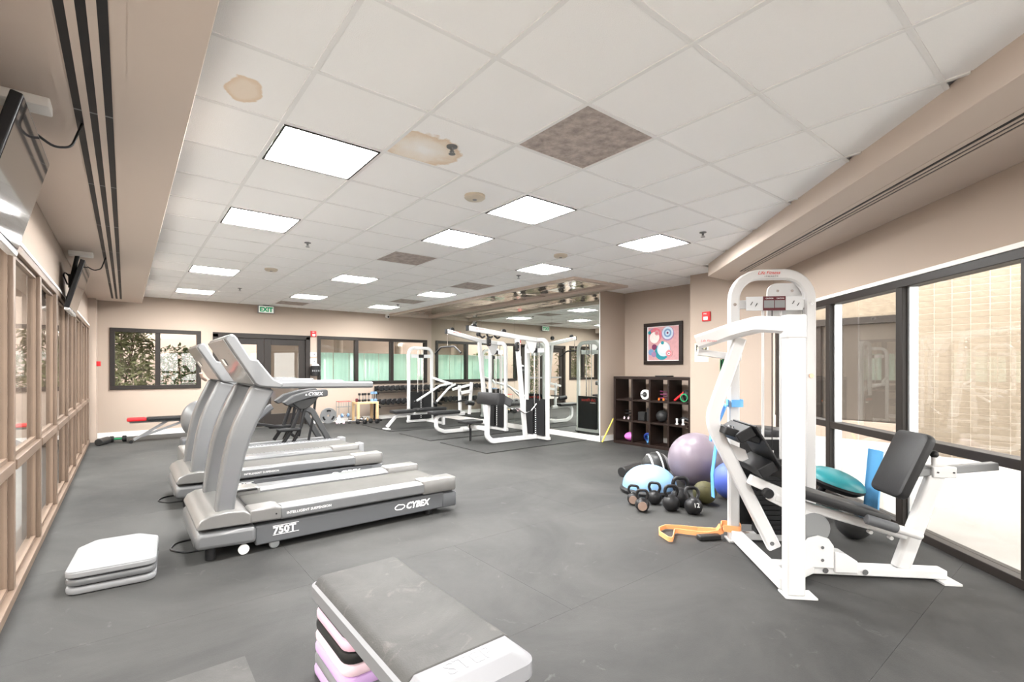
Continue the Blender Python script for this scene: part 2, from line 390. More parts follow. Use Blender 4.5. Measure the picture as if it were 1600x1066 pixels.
ORD = ['first', 'second', 'third', 'fourth', 'fifth', 'sixth', 'seventh', 'eighth', 'ninth', 'tenth', 'eleventh']
ROWN = {0: 'beside the left bulkhead', 3: 'down the middle', 6: 'on the mirror side'}
proto = None
for (i, j) in sorted(LIGHTS):
    if proto is None:
        t = thing('ceiling_light', 'bright square recessed light panel flush in the white tile ceiling', 'light', (0, 0, 0), 0, 'square ceiling light panels')
        e = .014; h = G-e
        MB().box(e, h, e, h, .012, .02).build('diffuser', 'lamp', t)
        f = MB().box(e, e+.012, e, h, -.004, .02).box(h-.012, h, e, h, -.004, .02).box(e, h, e, e+.012, -.004, .02).box(e, h, h-.012, h, -.004, .02)
        f.build('frame', 'dark', t); proto = t
    else: t = copy_tree(proto)
    rown = [q for (p, q) in sorted(LIGHTS, key=lambda a: -a[1]) if p == i].index(j)
    t['label'] = f"square ceiling light in the row {ROWN[i]}, {ORD[rown]} from the double-door wall"
    t.location = (GX+i*G, GY+j*G, CEIL)
# mirrored light cove above the mirror wall
t = thing('cove_panel', 'long tan framed ceiling recess lined with warped mirror panels along the mirror wall', 'ceiling panel', (0, 0, CEIL))
MB().box(CX0, CX0+.10, CY0, YB, -.03, .03).build('frame', 'soffit', t); MB().box(XM-.16, XM, CY0, YB, -.03, .03).build('frame', 'soffit', t)
MB().box(CX0+.10, XM-.16, CY0, CY0+.10, -.03, .03).build('frame', 'soffit', t); MB().box(CX0+.10, XM-.16, YB-.10, YB, -.03, .03).build('frame', 'soffit', t)
rr = random.Random(3)
for k in range(11):
    for q in range(2):
        a = CY0+.10+k*.6; b = min(a+.595, YB-.1); x0 = CX0+.10+q*.525; x1 = x0+.52
        m = MB().box(x0-(x0+x1)/2, x1-(x0+x1)/2, a-(a+b)/2, b-(a+b)/2, -.004, .004)
        o = m.build('mirror_panel', 'mylar', t); o.location = ((x0+x1)/2, (a+b)/2, .02); o.rotation_euler = (rr.uniform(-.02, .02), rr.uniform(-.02, .02), 0)

# baseboards
struct(MB().box(-.41, 1.44, YB-.016, YB, 0, .10).box(3.44, XM, YB-.016, YB, 0, .10).build('baseboard_back', 'base'))
struct(MB().box(XM-.03, XM, 5.82, YB, 0, .10).box(XM-.02, XN, 5.82, 5.84, 0, .10).build('baseboard_mirror', 'base'))
struct(MB().box(XN-.016, XN, 4.07, 5.84, 0, .10).box(XA-.016, XA, 2.9, 4.07, 0, .10).build('baseboard_niche', 'base'))

# ---- back windows
def framed_window(name, x0, x1, z0, z1, mull, y=YB):
    t = bpy.data.objects.new(name, None); COL.objects.link(t); struct(t); w = .055
    MB().box(x0-.02, x1+.02, y-.03, y+.1, z1-w, z1+.02).build('window_head', 'dark', t, .004); MB().box(x0-.02, x1+.02, y-.03, y+.1, z0-.02, z0+w).build('window_sill', 'dark', t, .004)
    xs = [x0]+mull+[x1]
    for i, x in enumerate(xs):
        a, b = (x-.02, x+w) if i == 0 else ((x-w, x+.02) if i == len(xs)-1 else (x-w*.75, x+w*.75))
        MB().box(a, b, y-.028, y+.1, z0+w, z1-w).build('mullion' if 0 < i < len(xs)-1 else 'jamb', 'dark', t, .003)
        if i < len(xs)-1: MB().box(x+.03, xs[i+1]-.03, y+.05, y+.056, z0+w-.01, z1-w+.01).build('pane', 'glass', t)
    return t
framed_window('window_1', *W1, [.51]); framed_window('window_2', *W2, [4.56, 5.51])
d = bpy.data.objects.new('door_1', None); COL.objects.link(d); struct(d)
x0, x1, _, z1 = D1
MB().box(x0-.03, x0+.07, YB-.04, YB+.12, 0, z1).build('jamb', 'dark', d, .004); MB().box(x1-.07, x1+.03, YB-.04, YB+.12, 0, z1).build('jamb', 'dark', d, .004)
MB().box(x0-.03, x1+.03, YB-.04, YB+.12, z1-.07, z1+.03).build('door_head', 'dark', d, .004)
for a, b in ((x0+.075, (x0+x1)/2-.004), ((x0+x1)/2+.004, x1-.075)):
    lf = MB().box(a, a+.14, YB+.0, YB+.045, .01, z1-.075).box(b-.14, b, YB, YB+.045, .01, z1-.075).box(a+.14, b-.14, YB, YB+.045, z1-.21, z1-.075).box(a+.14, b-.14, YB, YB+.045, .01, .28).build('door_leaf', 'dark', d, .003)
    MB().box(a+.13, b-.13, YB+.02, YB+.026, .27, z1-.2).build('pane', 'glass', lf)
    MB().box(a+.12, b-.12, YB-.06, YB-.03, .98, 1.03).box(a+.14, a+.17, YB-.03, YB, .98, 1.03).box(b-.17, b-.14, YB-.03, YB, .98, 1.03).build('push_bar', 'grey', lf)

# ---- left window wall
w3 = struct(bpy.data.objects.new('window_3', None)); COL.objects.link(w3)
MB().box(-.66, -.488, -3, 11.4, 0, .055).build('window_sill', 'bronze', w3, .004)
MB().box(-.66, -.50, -3, 11.4, 2.02, 2.075).build('window_head', 'bronze', w3, .004); MB().box(-.56, -.495, -3, 11.4, 2.075, 2.10).build('head_trim', 'base', w3, .003)
ys = [3.99+1.12*k for k in range(-6, 7)]+[11.34]
for k, y in enumerate(ys):
    MB().box(-.60, -.50, y-.035, y+.035, .055, 2.02).build('mullion', 'bronze', w3, .004)
    if k < len(ys)-1:
        a, b = y+.035, ys[k+1]-.035
        if b-a < .1: continue
        MB().box(-.60, -.492, a, b, .735, .795).build('transom', 'bronze', w3, .004)
        for z0, z1 in ((.055, .735), (.795, 2.02)):
            s = .022
            MB().box(-.552, -.524, a, a+s, z0, z1).box(-.552, -.524, b-s, b, z0, z1).box(-.552, -.524, a+s, b-s, z0, z0+s).box(-.552, -.524, a+s, b-s, z1-s, z1).build('stop', 'bronze', w3)
            MB().box(-.541, -.537, a+s-.008, b-s+.008, z0+s-.008, z1-s+.008).build('pane', 'glass', w3)

# ---- diagonal window wall (local x runs along the wall, local +y into the room)
w4 = struct(bpy.data.objects.new('window_4', None)); COL.objects.link(w4); w4.location = (DW, 0, 0); w4.rotation_euler = (0, 0, PI/4)
MB().box(-4.24, 4.0, -.10, .02, 0, .06).build('window_sill', 'dark', w4, .004); MB().box(-4.24, 4.0, -.10, .02, 1.985, 2.05).build('window_head', 'dark', w4, .004)
MB().box(-4.24, 4.0, -.02, .03, 2.05, 2.085).build('head_trim', 'base', w4, .003)
xs = [-3.9, -2.81, -1.72, -.63, .46, 1.57, 2.66, 3.88]
for k, x in enumerate(xs):
    MB().box(x-.04, x+.04, -.10, .022, .06, 1.985).build('mullion', 'dark', w4, .004)
    if k < len(xs)-1:
        a, b = x+.04, xs[k+1]-.04
        MB().box(a, b, -.10, .02, .71, .775).build('transom', 'dark', w4, .004)
        for z0, z1 in ((.06, .71), (.775, 1.985)):
            MB().box(a, a+.022, -.085, -.02, z0, z1).box(b-.022, b, -.085, -.02, z0, z1).build('stop', 'tvsilver', w4)  # silver colour stands in for the sunlit edge of the stops
            MB().box(a+.015, b-.015, -.05, -.044, z0, z1).build('pane', 'glassr', w4)

# ------------------------------------------------------------------ outside
MB_ = MB().box(-40, -.68, -30, 60, -.12, -.05).box(-.68, 40, 12.14, 60, -.12, -.05)
MB_.prism([(XA+.14, 2.7), (.98, -3.14), (-.68, -3.14), (-.68, -30), (40, -30), (40, 12.14), (8.3, 12.14), (8.3, 2.7)], -.12, -.05, 'z')
struct(MB_.build('floor_outside', 'concrete'))
bw = struct(MB().box(9.93, 10.1, -2.4, 2.02, -.05, 3.6).build('wall_courtyard', 'mortar'))
bm_ = MB().box(0, .03, .006, .204, .005, .092).mesh('brick', K['brick'])
for r in range(34):
    for c in range(8):
        o = obj('brick', bm_, bw); o.location = (9.912+9.924-9.912+random.uniform(-.002, .002), 2.02-.21*(c+1), -.05+.097*r+.003)
rest = MB()
for r in range(34):
    for c in range(8, 21): rest.box(9.924, 9.95, 2.02-.21*(c+1)+.006, 2.02-.21*(c+1)+.204, -.042+.097*r, .045+.097*r)
o = rest.build('brick_field', 'brick', bw); o['kind'] = 'stuff'
# glazed wing across the courtyard
t = thing('courtyard_wing', 'glazed building wing with a tan band above dark glass across the courtyard', 'building', (11.0, 2.02, -.05))
MB().box(0, .3, 0, 9, 2.35, 3.6).build('brick_band', 'brick', t); MB().box(0, .3, 0, 9, 0, .35).build('plinth', 'stucco', t)
MB().box(-.05, .3, 0, 9, 2.22, 2.35).build('fascia', 'dark', t)
for k in range(5):
    MB().box(.12, .18, k*1.8+.04, k*1.8+1.76, .35, 2.22).build('pane', 'dglass', t); MB().box(.04, .22, k*1.8-.04, k*1.8+.04, .35, 2.22).build('mullion', 'dark', t)
struct(MB().box(-4.3, -4.1, -8, 45, -.05, 2.9).build('wall_yard', 'stucco'))
# behind the back wall
struct(MB().box(-4, 4, 17.5, 17.8, -.05, 3.4).build('wall_garden', 'stucco'))
def shrub(name, label, x, y, h, r, n, m, blade, seed):
    rd = random.Random(seed); t = thing(name, label, 'shrub', (x, y, -.05), 0, None); f = MB(); s = MB()
    for k in range(7):
        a = rd.uniform(0, 2*PI); s.tube([(0, 0, 0), (.3*r*math.cos(a), .3*r*math.sin(a), h*.5), (.7*r*math.cos(a), .7*r*math.sin(a), h*.9)], .012, 5)
    s.build('stem', 'stem', t)
    for k in range(n):
        a = rd.uniform(0, 2*PI); q = math.sqrt(rd.random())*r; z = h*(.12+.88*rd.random()**.8); c = V(q*math.cos(a), q*math.sin(a), z)
        d = V(rd.gauss(0, 1), rd.gauss(0, 1), rd.gauss(-.1, .7)).normalized(); L = blade*rd.uniform(.6, 1.2); sd = d.cross(V(rd.gauss(0, 1), rd.gauss(0, 1), rd.gauss(0, 1))).normalized()*L*.13
        f.add([c, c+d*L*.45+sd, c+d*L-V(0, 0, L*.25), c+d*L*.45-sd], [(0, 1, 2, 3)])
    o = f.build('foliage', m, t); o['kind'] = 'stuff'
shrub('oleander', 'feathery olive shrub outside the small window left of the double door', -.1, 13.1, 2.3, .6, 1500, 'leafd', .22, 1)
shrub('oleander', 'dark green broad-leaved shrub outside the small window by the double door', 1.15, 14.3, 1.9, .55, 1100, 'leaf', .17, 2)
shrub('oleander', 'tall green shrub growing outside the glazed double door', 2.1, 15.8, 2.0, .55, 700, 'leaf', .16, 3)
# mint privacy panels and columns outside the three-light window
for k in range(9):
    o = MB().box(0, .40, 0, .03, 0, 1.78).build('privacy_panel', 'mint', None, .004); o.location = (3.45+.42*k, 12.9, -.05)
    tag(o, f'mint green frosted privacy panel outside the three-light window, {ORD[k]} from the double door', 'panel', 'mint privacy panels outside the window')
for k, x in enumerate((4.75, 6.6)):
    o = MB().cyl((0, 0, 0), (0, 0, 3.0), .12, 16).build('column', 'stucco'); o.location = (x, 13.9, -.05)
    tag(o, 'plain tan round column behind the mint privacy panels, '+('nearer the double door' if k == 0 else 'nearer the mirror wall'), 'column', 'columns behind the panels')
struct(MB().box(3.2, 9, 15.4, 15.6, -.05, 3.2).build('wall_porch', 'stucco'))
struct(MB().box(-6, 9, 12.14, 15.6, 2.95, 3.1).build('ceiling_shade_roof', 'stucco'))  # roof added to shade the garden and walls behind the back windows
# ------------------------------------------------------------------ treadmills
def upright_profile(): 
    return [(.125, .27), (.15, .50), (.18, .69), (.212, .83), (.257, .96), (.31, 1.08), (.365, 1.205), (.512, 1.165), (.46, 1.06), (.41, .95), (.36, .83), (.325, .71), (.29, .56), (.262, .42), (.245, .27)]
def treadmill(label, y):
    t = thing('treadmill', label, 'treadmill', (.36, y, 0), 0, 'matching silver treadmills')
    lo = MB().prism([(.0, .12), (.012, .095), (.375, .078), (.375, .2), (.03, .208), (.006, .19)], .0, .92, 'y').build('lower_hood', 'tread', t, .03, 4)
    # upper hood with a cut-out for the belt
    prof = [(.01, .25), (.015, .232), (.34, .222), (.34, .29), (.30, .318), (.2, .33), (.09, .322), (.035, .295)]
    up = MB().prism(prof, .0, .92, 'y').build('upper_hood', 'hood', t, .022, 4)
    for a, b in ((0, .185), (.735, .92)):
        MB().prism([(.33, .222), (.545, .215), (.545, .305), (.50, .318), (.33, .316)], a, b, 'y').build('hood_arm', 'hood', t, .014, 3)
    MB().tube(fillet([(.52, .185, .30), (.345, .19, .302), (.345, .73, .302), (.52, .735, .30)], .05, 6), .008, 6).build('belt_gasket', 'black', t)
    MB().box(.30, 2.02, .10, .82, .09, .235).build('underbody', 'black', t)
    MB().box(.30, 2.03, .17, .75, .236, .262).build('belt', 'belt', t, .01, 3)
    for a, b, s in ((0, .17, 0), (.75, .92, 1)):
        MB().prism([(a, .225), (a+.012, .21), (b-.012, .21), (b, .225), (b, .275), (b-.02, .3), (a+.03, .31), (a, .295)] if s == 0 else
                   [(a, .225), (a+.012, .21), (b-.012, .21), (b, .225), (b, .295), (b-.03, .31), (a+.02, .3), (a, .275)], .54, 1.72, 'x').build('foot_rail', 'tread', t, .006)
        MB().box(.37, 1.92, a+.015 if s == 0 else a+.04, b-.04 if s == 0 else b-.015, .05, .19).build('lower_rail', 'tread_d', t, .012, 3)
        MB().rbox(1.70, 2.055, a-.004, b+.004, .198, .322, .03).build('end_cap', 'hood', t)
        MB().rbox(1.905, 2.06, a+.005, b-.005, .048, .182, .025).build('lower_end_cap', 'tread_d', t)
    for yy in (.07, .74):
        u = MB().prism(upright_profile(), yy, yy+.11, 'y').build('upright', 'tread', t, .022, 4)
        MB().prism([(.118, .275), (.262, .268), (.262, .315), (.118, .325)], yy-.008, yy+.118, 'y').build('collar', 'hood', u, .01)
    c = MB().prism([(.18, 1.53), (.192, 1.552), (.222, 1.57), (.248, 1.562), (.345, 1.395), (.392, 1.39), (.50, 1.245), (.565, 1.215), (.555, 1.175), (.40, 1.19), (.372, 1.212)], .045, .875, 'y').build('console', 'tread', t, .014, 3)
    MB().prism([(.1735, 1.528), (.178, 1.531), (.371, 1.214), (.3665, 1.211)], .06, .86, 'y').build('back_cover', 'hood', c)
    n = V(.86, 0, .5).normalized(); d = V(-.5, 0, .86).normalized()
    MB().hexa(V(.297, .46, 1.478)+n*.004, d*.075, (0, .30, 0), n*.004).build('display', 'screen', c)
    bd = V(.193, 0, -.317).normalized(); bn = V(-.854, 0, -.52)
    MB().hexa(V(.265, .62, 1.374)+bn*.004, bd*.03, (0, .045, 0), bn*.001).build('sticker', 'print_', c)
    for q, yy in ((.30, .2), (.30, .7), (.75, .2), (.75, .7)): MB().hexa(V(.1755+.193*q, yy, 1.53-.317*q)+bn*.0035, bd*.006, (0, .006, 0), bn*.001).build('screw', 'grey', c)
    for yy in (.105, .815):
        h = MB().rect(fillet([(.40, yy, 1.275), (.53, yy, 1.20), (1.27, yy, 1.188)], .12, 6), .052, .062, (0, 1, 0)).build('handrail', 'tread', t, .012, 3)
        MB().box(1.262, 1.278, yy-.028, yy+.028, 1.164, 1.212).build('rail_cap', 'tread_d', h, .008)
    for x in (.30, .50):
        for yy in (.03, .87): MB().cyl((x, yy, .036), (x, yy+.025, .036), .036, 18, .006).build('wheel', 'print_' if x < .4 else 'grey', t)
    for x in (.10, 1.80):
        for yy in (.08, .84): MB().cyl((x, yy, 0), (x, yy, .10), .032, 14, .004).build('levelling_foot', 'black', t)
    text('750T', .072, 'print_', t, (.485, .013, .112), FACE_S, sx=1.05, bold=.002); MB().box(.485, .665, .0125, .0145, .168, .171).box(.485, .665, .0125, .0145, .103, .106).build('lettering_rule', 'print_', t)
    text('CYBEX', .075, 'print_', t, (1.545, .013, .105), FACE_S, shear=.25, sx=.95, bold=.003)
    MB().sweep(fillet([(1.44, .0135, .13), (1.475, .0135, .152), (1.525, .0135, .146), (1.54, .0135, .128), (1.505, .0135, .108), (1.455, .0135, .112)], .02, 3, True), [(-.004, 0), (.004, 0), (.004, .001), (-.004, .001)], (0, 1, 0), True).build('emblem', 'print_', t)
    text('INTELLIGENT SUSPENSION', .026, 'print_', t, (.575, -.0015, .246), FACE_S, sx=1.05)
    text('INTELLIGENT SUSPENSION', .026, 'print_', t, (1.14, .75+.012, .303), (0, 0, 0), sx=.6)
    MB().cyl((.505, -.003, .262), (.505, .002, .262), .006, 10).build('screw', 'black', t)
    # power lead on the floor
    pts = [(.12, .30, .008), (-.03, .32, .007), (-.11, .45, .007), (-.06, .62, .007), (.10, .60, .008)]
    MB().tube(fillet(pts, .1, 5), .007, 6).build('power_cord', 'black', t)
    return t
treadmill('silver treadmill with white lettering on its side, standing beside the small grey step stack', 3.85)
treadmill('silver treadmill standing between the other treadmills', 5.50)
# older treadmill with a boxy motor cover
t = thing('treadmill', 'boxy older treadmill with grip-edged belt and silver rails, beside the elliptical trainer', 'treadmill', (.52, 6.66, 0))
MB().rbox(0, .38, 0, .86, .04, .34, .04).build('motor_cover', 'hood', t)
MB().box(.3, 2.05, .14, .72, .19, .235).build('belt', 'belt', t, .008); MB().box(.3, 2.0, .08, .78, .06, .185).build('underbody', 'black', t)
for a, b in ((0, .13), (.73, .86)):
    r = MB().box(.36, 2.06, a, b, .13, .25).build('foot_rail', 'lgrey', t, .012, 3)
    for k in range(34): MB().box(.44+k*.047, .465+k*.047, a+.02, b-.02, .2505, .256).build('grip_rib', 'tread_d', r)
    MB().rbox(2.03, 2.12, a-.01, b+.01, .11, .27, .02).build('end_cap', 'lgrey', t)
    MB().rect(fillet([(.22, (a+b)/2, .30), (.33, (a+b)/2, .75), (.42, (a+b)/2, 1.02)], .3, 4), .08, .05, (0, 1, 0)).build('upright', 'tread', t)
MB().box(.34, .50, .03, .83, 1.0, 1.12).build('console', 'tread_d', t, .02, 3)
for x in (.08, 1.95):
    for yy in (.1, .76): MB().cyl((x, yy, 0), (x, yy, .08), .03, 12).build('levelling_foot', 'black', t)

# ------------------------------------------------------------------ elliptical trainer
t = thing('elliptical_trainer', 'dark grey elliptical trainer with arched arms and white lettering behind the treadmills', 'elliptical trainer', (.62, 8.75, 0))
MB().sphere((.30, .3, .52), .30, 24, 12, -1, (.85, .62, 1.0)).build('drive_shroud', 'tread', t)
MB().box(.05, .62, .12, .48, .02, .24).build('front_base', 'tread_d', t, .03, 3)
MB().rect(fillet([(.34, .3, .75), (.42, .3, 1.05), (.66, .3, 1.22)], .2, 4), .09, .10, (0, 1, 0)).build('mast', 'tread', t)
MB().hexa((.62, .3, 1.30), V(-.06, 0, .10), (0, .2, 0), V(.03, 0, .018)).build('console', 'tread_d', t, .015, 3)
for yy in (.02, .58):
    MB().tube(fillet([(.62, yy, 1.18), (.80, yy, 1.20), (.95, yy, 1.36), (1.0, yy, 1.42), (.93, yy, 1.47), (.84, yy, 1.40)], .08, 5), .018, 8, (0, 1, 0)).build('grip_handle', 'black', t)
    MB().tube([(.62, .3, 1.16), (.62, yy, 1.18)], .018, 8, (1, 0, 0)).build('grip_stem', 'black', t)
MB().tube(fillet([(.36, .12, 1.14), (.30, .0, 1.18), (.28, -.02, 1.25)], .05, 4), .022, 8, (1, 0, 0)).build('side_grip', 'tanv', t)
for k, (yy, arm) in enumerate(((.0, 1), (.6, 0))):
    p = fillet([(.95, yy, .42), (1.25, yy, .68), (1.55, yy, .86), (2.17, yy, .90)], .35, 7)
    a = MB().rect(p[:9], .10, .09, (0, 1, 0)).build('link_arm', 'tread_d', t, .01)
    arm_ = MB().prism([(1.44, .745), (1.60, .86), (1.85, .93), (2.14, .955), (2.17, .93), (2.17, .845), (2.14, .83), (1.85, .81), (1.62, .74), (1.5, .69)], yy-.075, yy+.075, 'y').build('arm_cover', 'armg', t, .016, 3)
    MB().prism([(1.58, .74), (1.86, .81), (2.02, .825), (1.92, .70), (1.80, .62), (1.70, .62)], yy-.055, yy+.055, 'y').build('pivot_gusset', 'dgrey', t, .012)
    if arm: text('CYBEX', .078, 'print_', arm_, (1.83, yy-.0765, .855), FACE_S, shear=.2); text('\u25b2', .04, 'print_', arm_, (1.78, yy-.0765, .857), FACE_S)
    MB().rect([(1.72, yy, .66), (1.60, yy, .30), (1.44, yy, .05)], .06, .05, (0, 1, 0)).build('swing_leg', 'black', t, .006)
    MB().rect([(1.80, yy, .66), (1.74, yy, .34), (1.60, yy, .05)], .05, .05, (0, 1, 0)).build('swing_leg', 'black', t, .006)
    MB().rect(fillet([(1.80, yy, .64), (1.92, yy, .58), (2.22, yy, .02)], .08, 4), .10, .06, (0, 1, 0)).build('rear_leg', 'armg', t, .008)
    MB().tube([(1.98, yy, .84), (1.95, yy, .55), (1.86, yy, .08)], .022, 8, (0, 1, 0)).build('push_rod', 'black', t)
    MB().rbox(1.35, 1.72, yy-.08, yy+.08, .26, .31, .03).build('foot_pad', 'black', t)
MB().box(.55, 2.28, .26, .34, .015, .075).build('base_rail', 'grey', t, .01); MB().box(2.18, 2.26, -.06, .66, .0, .05).build('rear_foot', 'black', t, .01)
MB().rect([(.95, .3, .42), (1.5, .3, .30), (1.75, .3, .09)], .05, .05, (0, 1, 0)).build('cross_brace', 'black', t)

# ------------------------------------------------------------------ aerobic steps
def riser(m, label, x, y, z, w=.40, d=.40, h=.047, group=None):
    o = MB().rbox(-w/2, w/2, -d/2, d/2, 0, h, .055).build('step_riser', m); o.location = (x, y, z); return tag(o, label, 'step riser', group)
cols = [('lav', 'lavender'), ('lgrey', 'pale grey'), ('lav', 'lavender'), ('pinkl', 'pale pink'), ('dgrey', 'charcoal'), ('pink', 'pink'), ('tread_d', 'dark grey')]
pos = ['bottom of', 'second up in', 'third up in', 'fourth up in', 'fifth up in', 'sixth up in', 'topmost in']
for nm, yy in (('nearer the treadmills', 2.02), ('with white panel', 1.36)):
    for k, (m, c) in enumerate(cols):
        riser(m, f'{c} riser, {pos[k]} the stack under the step bench end {nm}', .84, yy, k*.0475, .40-.004*k, .40)
t = thing('step_bench', 'long aerobic step with worn grey rubber top and white ends on tall colourful risers', 'aerobic step', (.84, 1.70, .333))
pts = [(-.205, -.53), (.205, -.53), (.205, .53), (-.205, .53)]
def frustum(m, z0, z1, a0, a1, b0, b1, r):
    lo = fillet([V(-a0, -b0, z0), V(a0, -b0, z0), V(a0, b0, z0), V(-a0, b0, z0)], r, 5, True); hi = fillet([V(-a1, -b1, z1), V(a1, -b1, z1), V(a1, b1, z1), V(-a1, b1, z1)], r, 5, True)
    k = len(lo); return m.add(lo+hi, [(i, (i+1) % k, k+(i+1) % k, k+i) for i in range(k)]+[tuple(range(k))[::-1], tuple(range(k, 2*k))])
b = frustum(frustum(MB(), 0, .05, .208, .208, .525, .525, .05), .05, .085, .208, .170, .525, .485, .05).build('platform', 'stepw', t, .006, 3)
p = MB().prism([(-.1995, .056), (-.185, .079), (-.165, .0895), (.165, .0895), (.185, .079), (.1995, .056)], -.395, .478, 'y').build('rubber_top', 'steptop', t, .004)
text('STEP', .085, 'stepw', t, (0, -.463, .0855), (0, 0, 0), align='CENTER')
# small step stack by the windows
t = thing('mini_step', 'small light grey step platform on two dark-edged risers by the left windows', 'aerobic step', (-.045, 4.05, 0), math.radians(-4))
for k in range(2): 
    MB().rbox(-.215, .215, -.27, .27, .004+k*.048, .044+k*.048, .06).build('riser', 'lgrey' if k == 0 else 'tread', t); MB().rbox(-.205, .205, -.26, .26, k*.048, .004+k*.048, .06).build('seam', 'black', t)
MB().rbox(-.208, .208, -.262, .262, .094, .10, .06).build('seam', 'black', t)
b = frustum(frustum(MB(), .1, .135, .218, .218, .27, .27, .06), .135, .185, .218, .135, .27, .19, .05).build('platform', 'lgrey', t, .008, 3)

# ------------------------------------------------------------------ floor hatch and mats
o = MB().box(-.16, .16, -.15, .15, .0, .004).build('floor_hatch', 'steptop'); o.location = (.27, 2.36, .0); o.rotation_euler = (0, 0, .0); tag(o, 'square metal access plate set in the rubber floor behind the step bench', 'floor plate')
for x0, x1, y0, y1, lab in ((4.30, 6.62, 9.42, 11.0, 'black rubber mat under the bench press machine'), (4.32, 6.62, 7.80, 9.05, 'black rubber mat under the low row machine'), (4.36, 6.62, 6.10, 7.50, 'black rubber mat under the pulldown machine with the chest pad')):
    o = MB().box(x0, x1, y0, y1, .0, .012).build('rubber_mat', 'mat_', None, .003); tag(o, lab, 'mat')
# ------------------------------------------------------------------ leg press (square to the diagonal window wall)
t = thing('leg_press_machine', 'large white leg press machine with arched tower and black pads by the big windows', 'weight machine', (3.03, 1.2, 0), -PI/4)
MB().box(-.027, .076, -.035, .045, .012, 1.60).build('front_post', 'white', t, .012, 3)
MB().box(-.04, .135, -.05, .06, 0, .012).build('foot_plate', 'white', t, .003)
MB().box(-.04, .04, .045, .89, .012, .085).build('base_tube', 'white', t, .01, 3)
MB().box(-.06, .06, .86, .98, 0, .012).build('foot_plate', 'white', t); MB().box(.48, .60, .86, .98, 0, .012).build('foot_plate', 'white', t)
ar = MB().rect(fillet([(-.011, .92, .012), (-.011, .92, 2.043), (.54, .92, 2.043), (.54, .92, .012)], .19, 8), .078, .062, (0, 1, 0)).build('arch_frame', 'white', t)
text('Life Fitness', .036, 'redp', ar, (.155, .887, 2.042), FACE_S, shear=.35); text('S T R E N G T H', .014, 'black', ar, (.205, .887, 2.022), FACE_S)
cb = MB().box(.02, .51, .905, .935, 1.785, 1.85).build('cross_bar', 'white', t, .004)
pl = MB().box(.068, .476, .878, .885, 1.765, 1.872).build('placard', 'placard', t, .002)
MB().box(.19, .352, .874, .8775, 1.765, 1.872).build('placard_centre', 'maroon', pl)
for a in (.196, .274):
    MB().box(a, a+.072, .872, .8738, 1.785, 1.842).build('text_block', 'grey', pl)
    text('CAUTION', .012, 'print_', pl, (a+.012, .8735, 1.853), FACE_S)
for a, z in ((.10, 1.82), (.135, 1.81), (.40, 1.825), (.435, 1.81)): MB().bar((a, .876, z-.012), (a+.014, .876, z+.012), .004, .004, (0, 1, 0)).build('pictogram', 'dgrey', pl)
MB().prism(fillet([V(.27, 1.62, 0), V(.50, 1.62, 0), V(.50, 1.985, 0), V(.27, 1.985, 0)], .07, 5, True) and [(p.x, p.y) for p in fillet([V(.255, 1.62, 0), V(.51, 1.62, 0), V(.51, 1.985, 0), V(.255, 1.985, 0)], .07, 5, True)], .965, .985, 'y').build('pulley_housing', 'white', t, .004)
for x in (.33, .435): MB().cyl((x, .958, 1.925), (x, .967, 1.925), .010, 10).build('bolt', 'steel', t)
for x in (-.011, .54): MB().cyl((x, .884, 1.815), (x, .89, 1.815), .012, 10).build('bolt', 'steel', t)
for x in (.205, .335): MB().cyl((x, .92, .06), (x, .92, 1.79), .010, 10).build('guide_rod', 'white', t)
MB().cyl((.27, .915, .60), (.27, .915, 1.8), .0035, 6).build('cable', 'black', t)
MB().box(-.02, .55, .89, .95, .012, .065).build('base_tube', 'white', t, .008)
for k in range(14):
    p = MB().box(.14, .40, .86, .97, .07+k*.037, .104+k*.037).build('weight_plate', 'iron', t, .003)
    MB().box(.375, .396, .855, .8595, .078+k*.037, .096+k*.037).build('number_tag', 'print_', p)
MB().box(.20, .345, .87, .965, .592, .635).build('top_plate', 'iron', t, .006); MB().cyl((.272, .915, .635), (.272, .915, .70), .011, 10).build('selector_stem', 'steel', t)
MB().box(.03, .52, 1.0, 1.008, .10, .77).build('shroud', 'black', t); MB().box(.03, .52, .995, 1.008, .77, .785).build('shroud_trim', 'white', t)
# overhead arm and swing arm
am = MB().rect(fillet([(.025, -.01, 1.575), (-.085, .20, 1.605), (-.19, .40, 1.578), (-.40, .47, 1.505)], .30, 6), .095, .10, (0, 0, 1)).build('overhead_arm', 'white', t)
MB().box(-.032, .081, -.04, .05, 1.50, 1.64).build('arm_bracket', 'white', t, .012, 3)
text('Life Fitness', .022, 'redp', am, (-.395, .395, 1.505), (PI/2, 0, math.radians(-17)), shear=.35)
MB().bar((-.385, .52, 1.44), (-.10, .50, 1.40), .05, .045).build('arm_fork', 'white', t, .005)
sp = fillet([(-.135, .42, 1.53), (-.325, .42, .97), (.085, .42, .13)], .22, 8)
MB().rect(sp, .085, .055, (0, 1, 0)).build('swing_arm', 'white', t, .004)
MB().cyl((.06, .388, .165), (.06, .394, .165), .014, 12).build('bolt', 'steel', t)
MB().prism([(-.30, .86), (-.10, .78), (-.08, .72), (-.12, .70), (-.24, .74)], .41, .43, 'y').build('plate_bracket', 'white', t, .003)
d, n = V(.515, 0, -.857), V(.857, 0, .515)
fp = MB().hexa((.01, .44, .775), d*.215, (0, .21, 0), n*.006).build('foot_platform', 'vinyl', t, .003)
for c, l in (((-.135, .44, .91), .075), ((.0, .44, .69), .075)):
    MB().hexa(V(*c)-n*.02, d*.035, (0, .19, 0), n*.055).build('rib', 'black', fp, .006)
MB().bar((-.27, .44, .925), (-.05, .44, .86), .32, .05).build('rib', 'black', fp, .008)
for yy in (.36, .42): MB().cyl((-.2, yy, .93), (-.2, yy, .945), .010, 8).build('bolt', 'steel', fp)
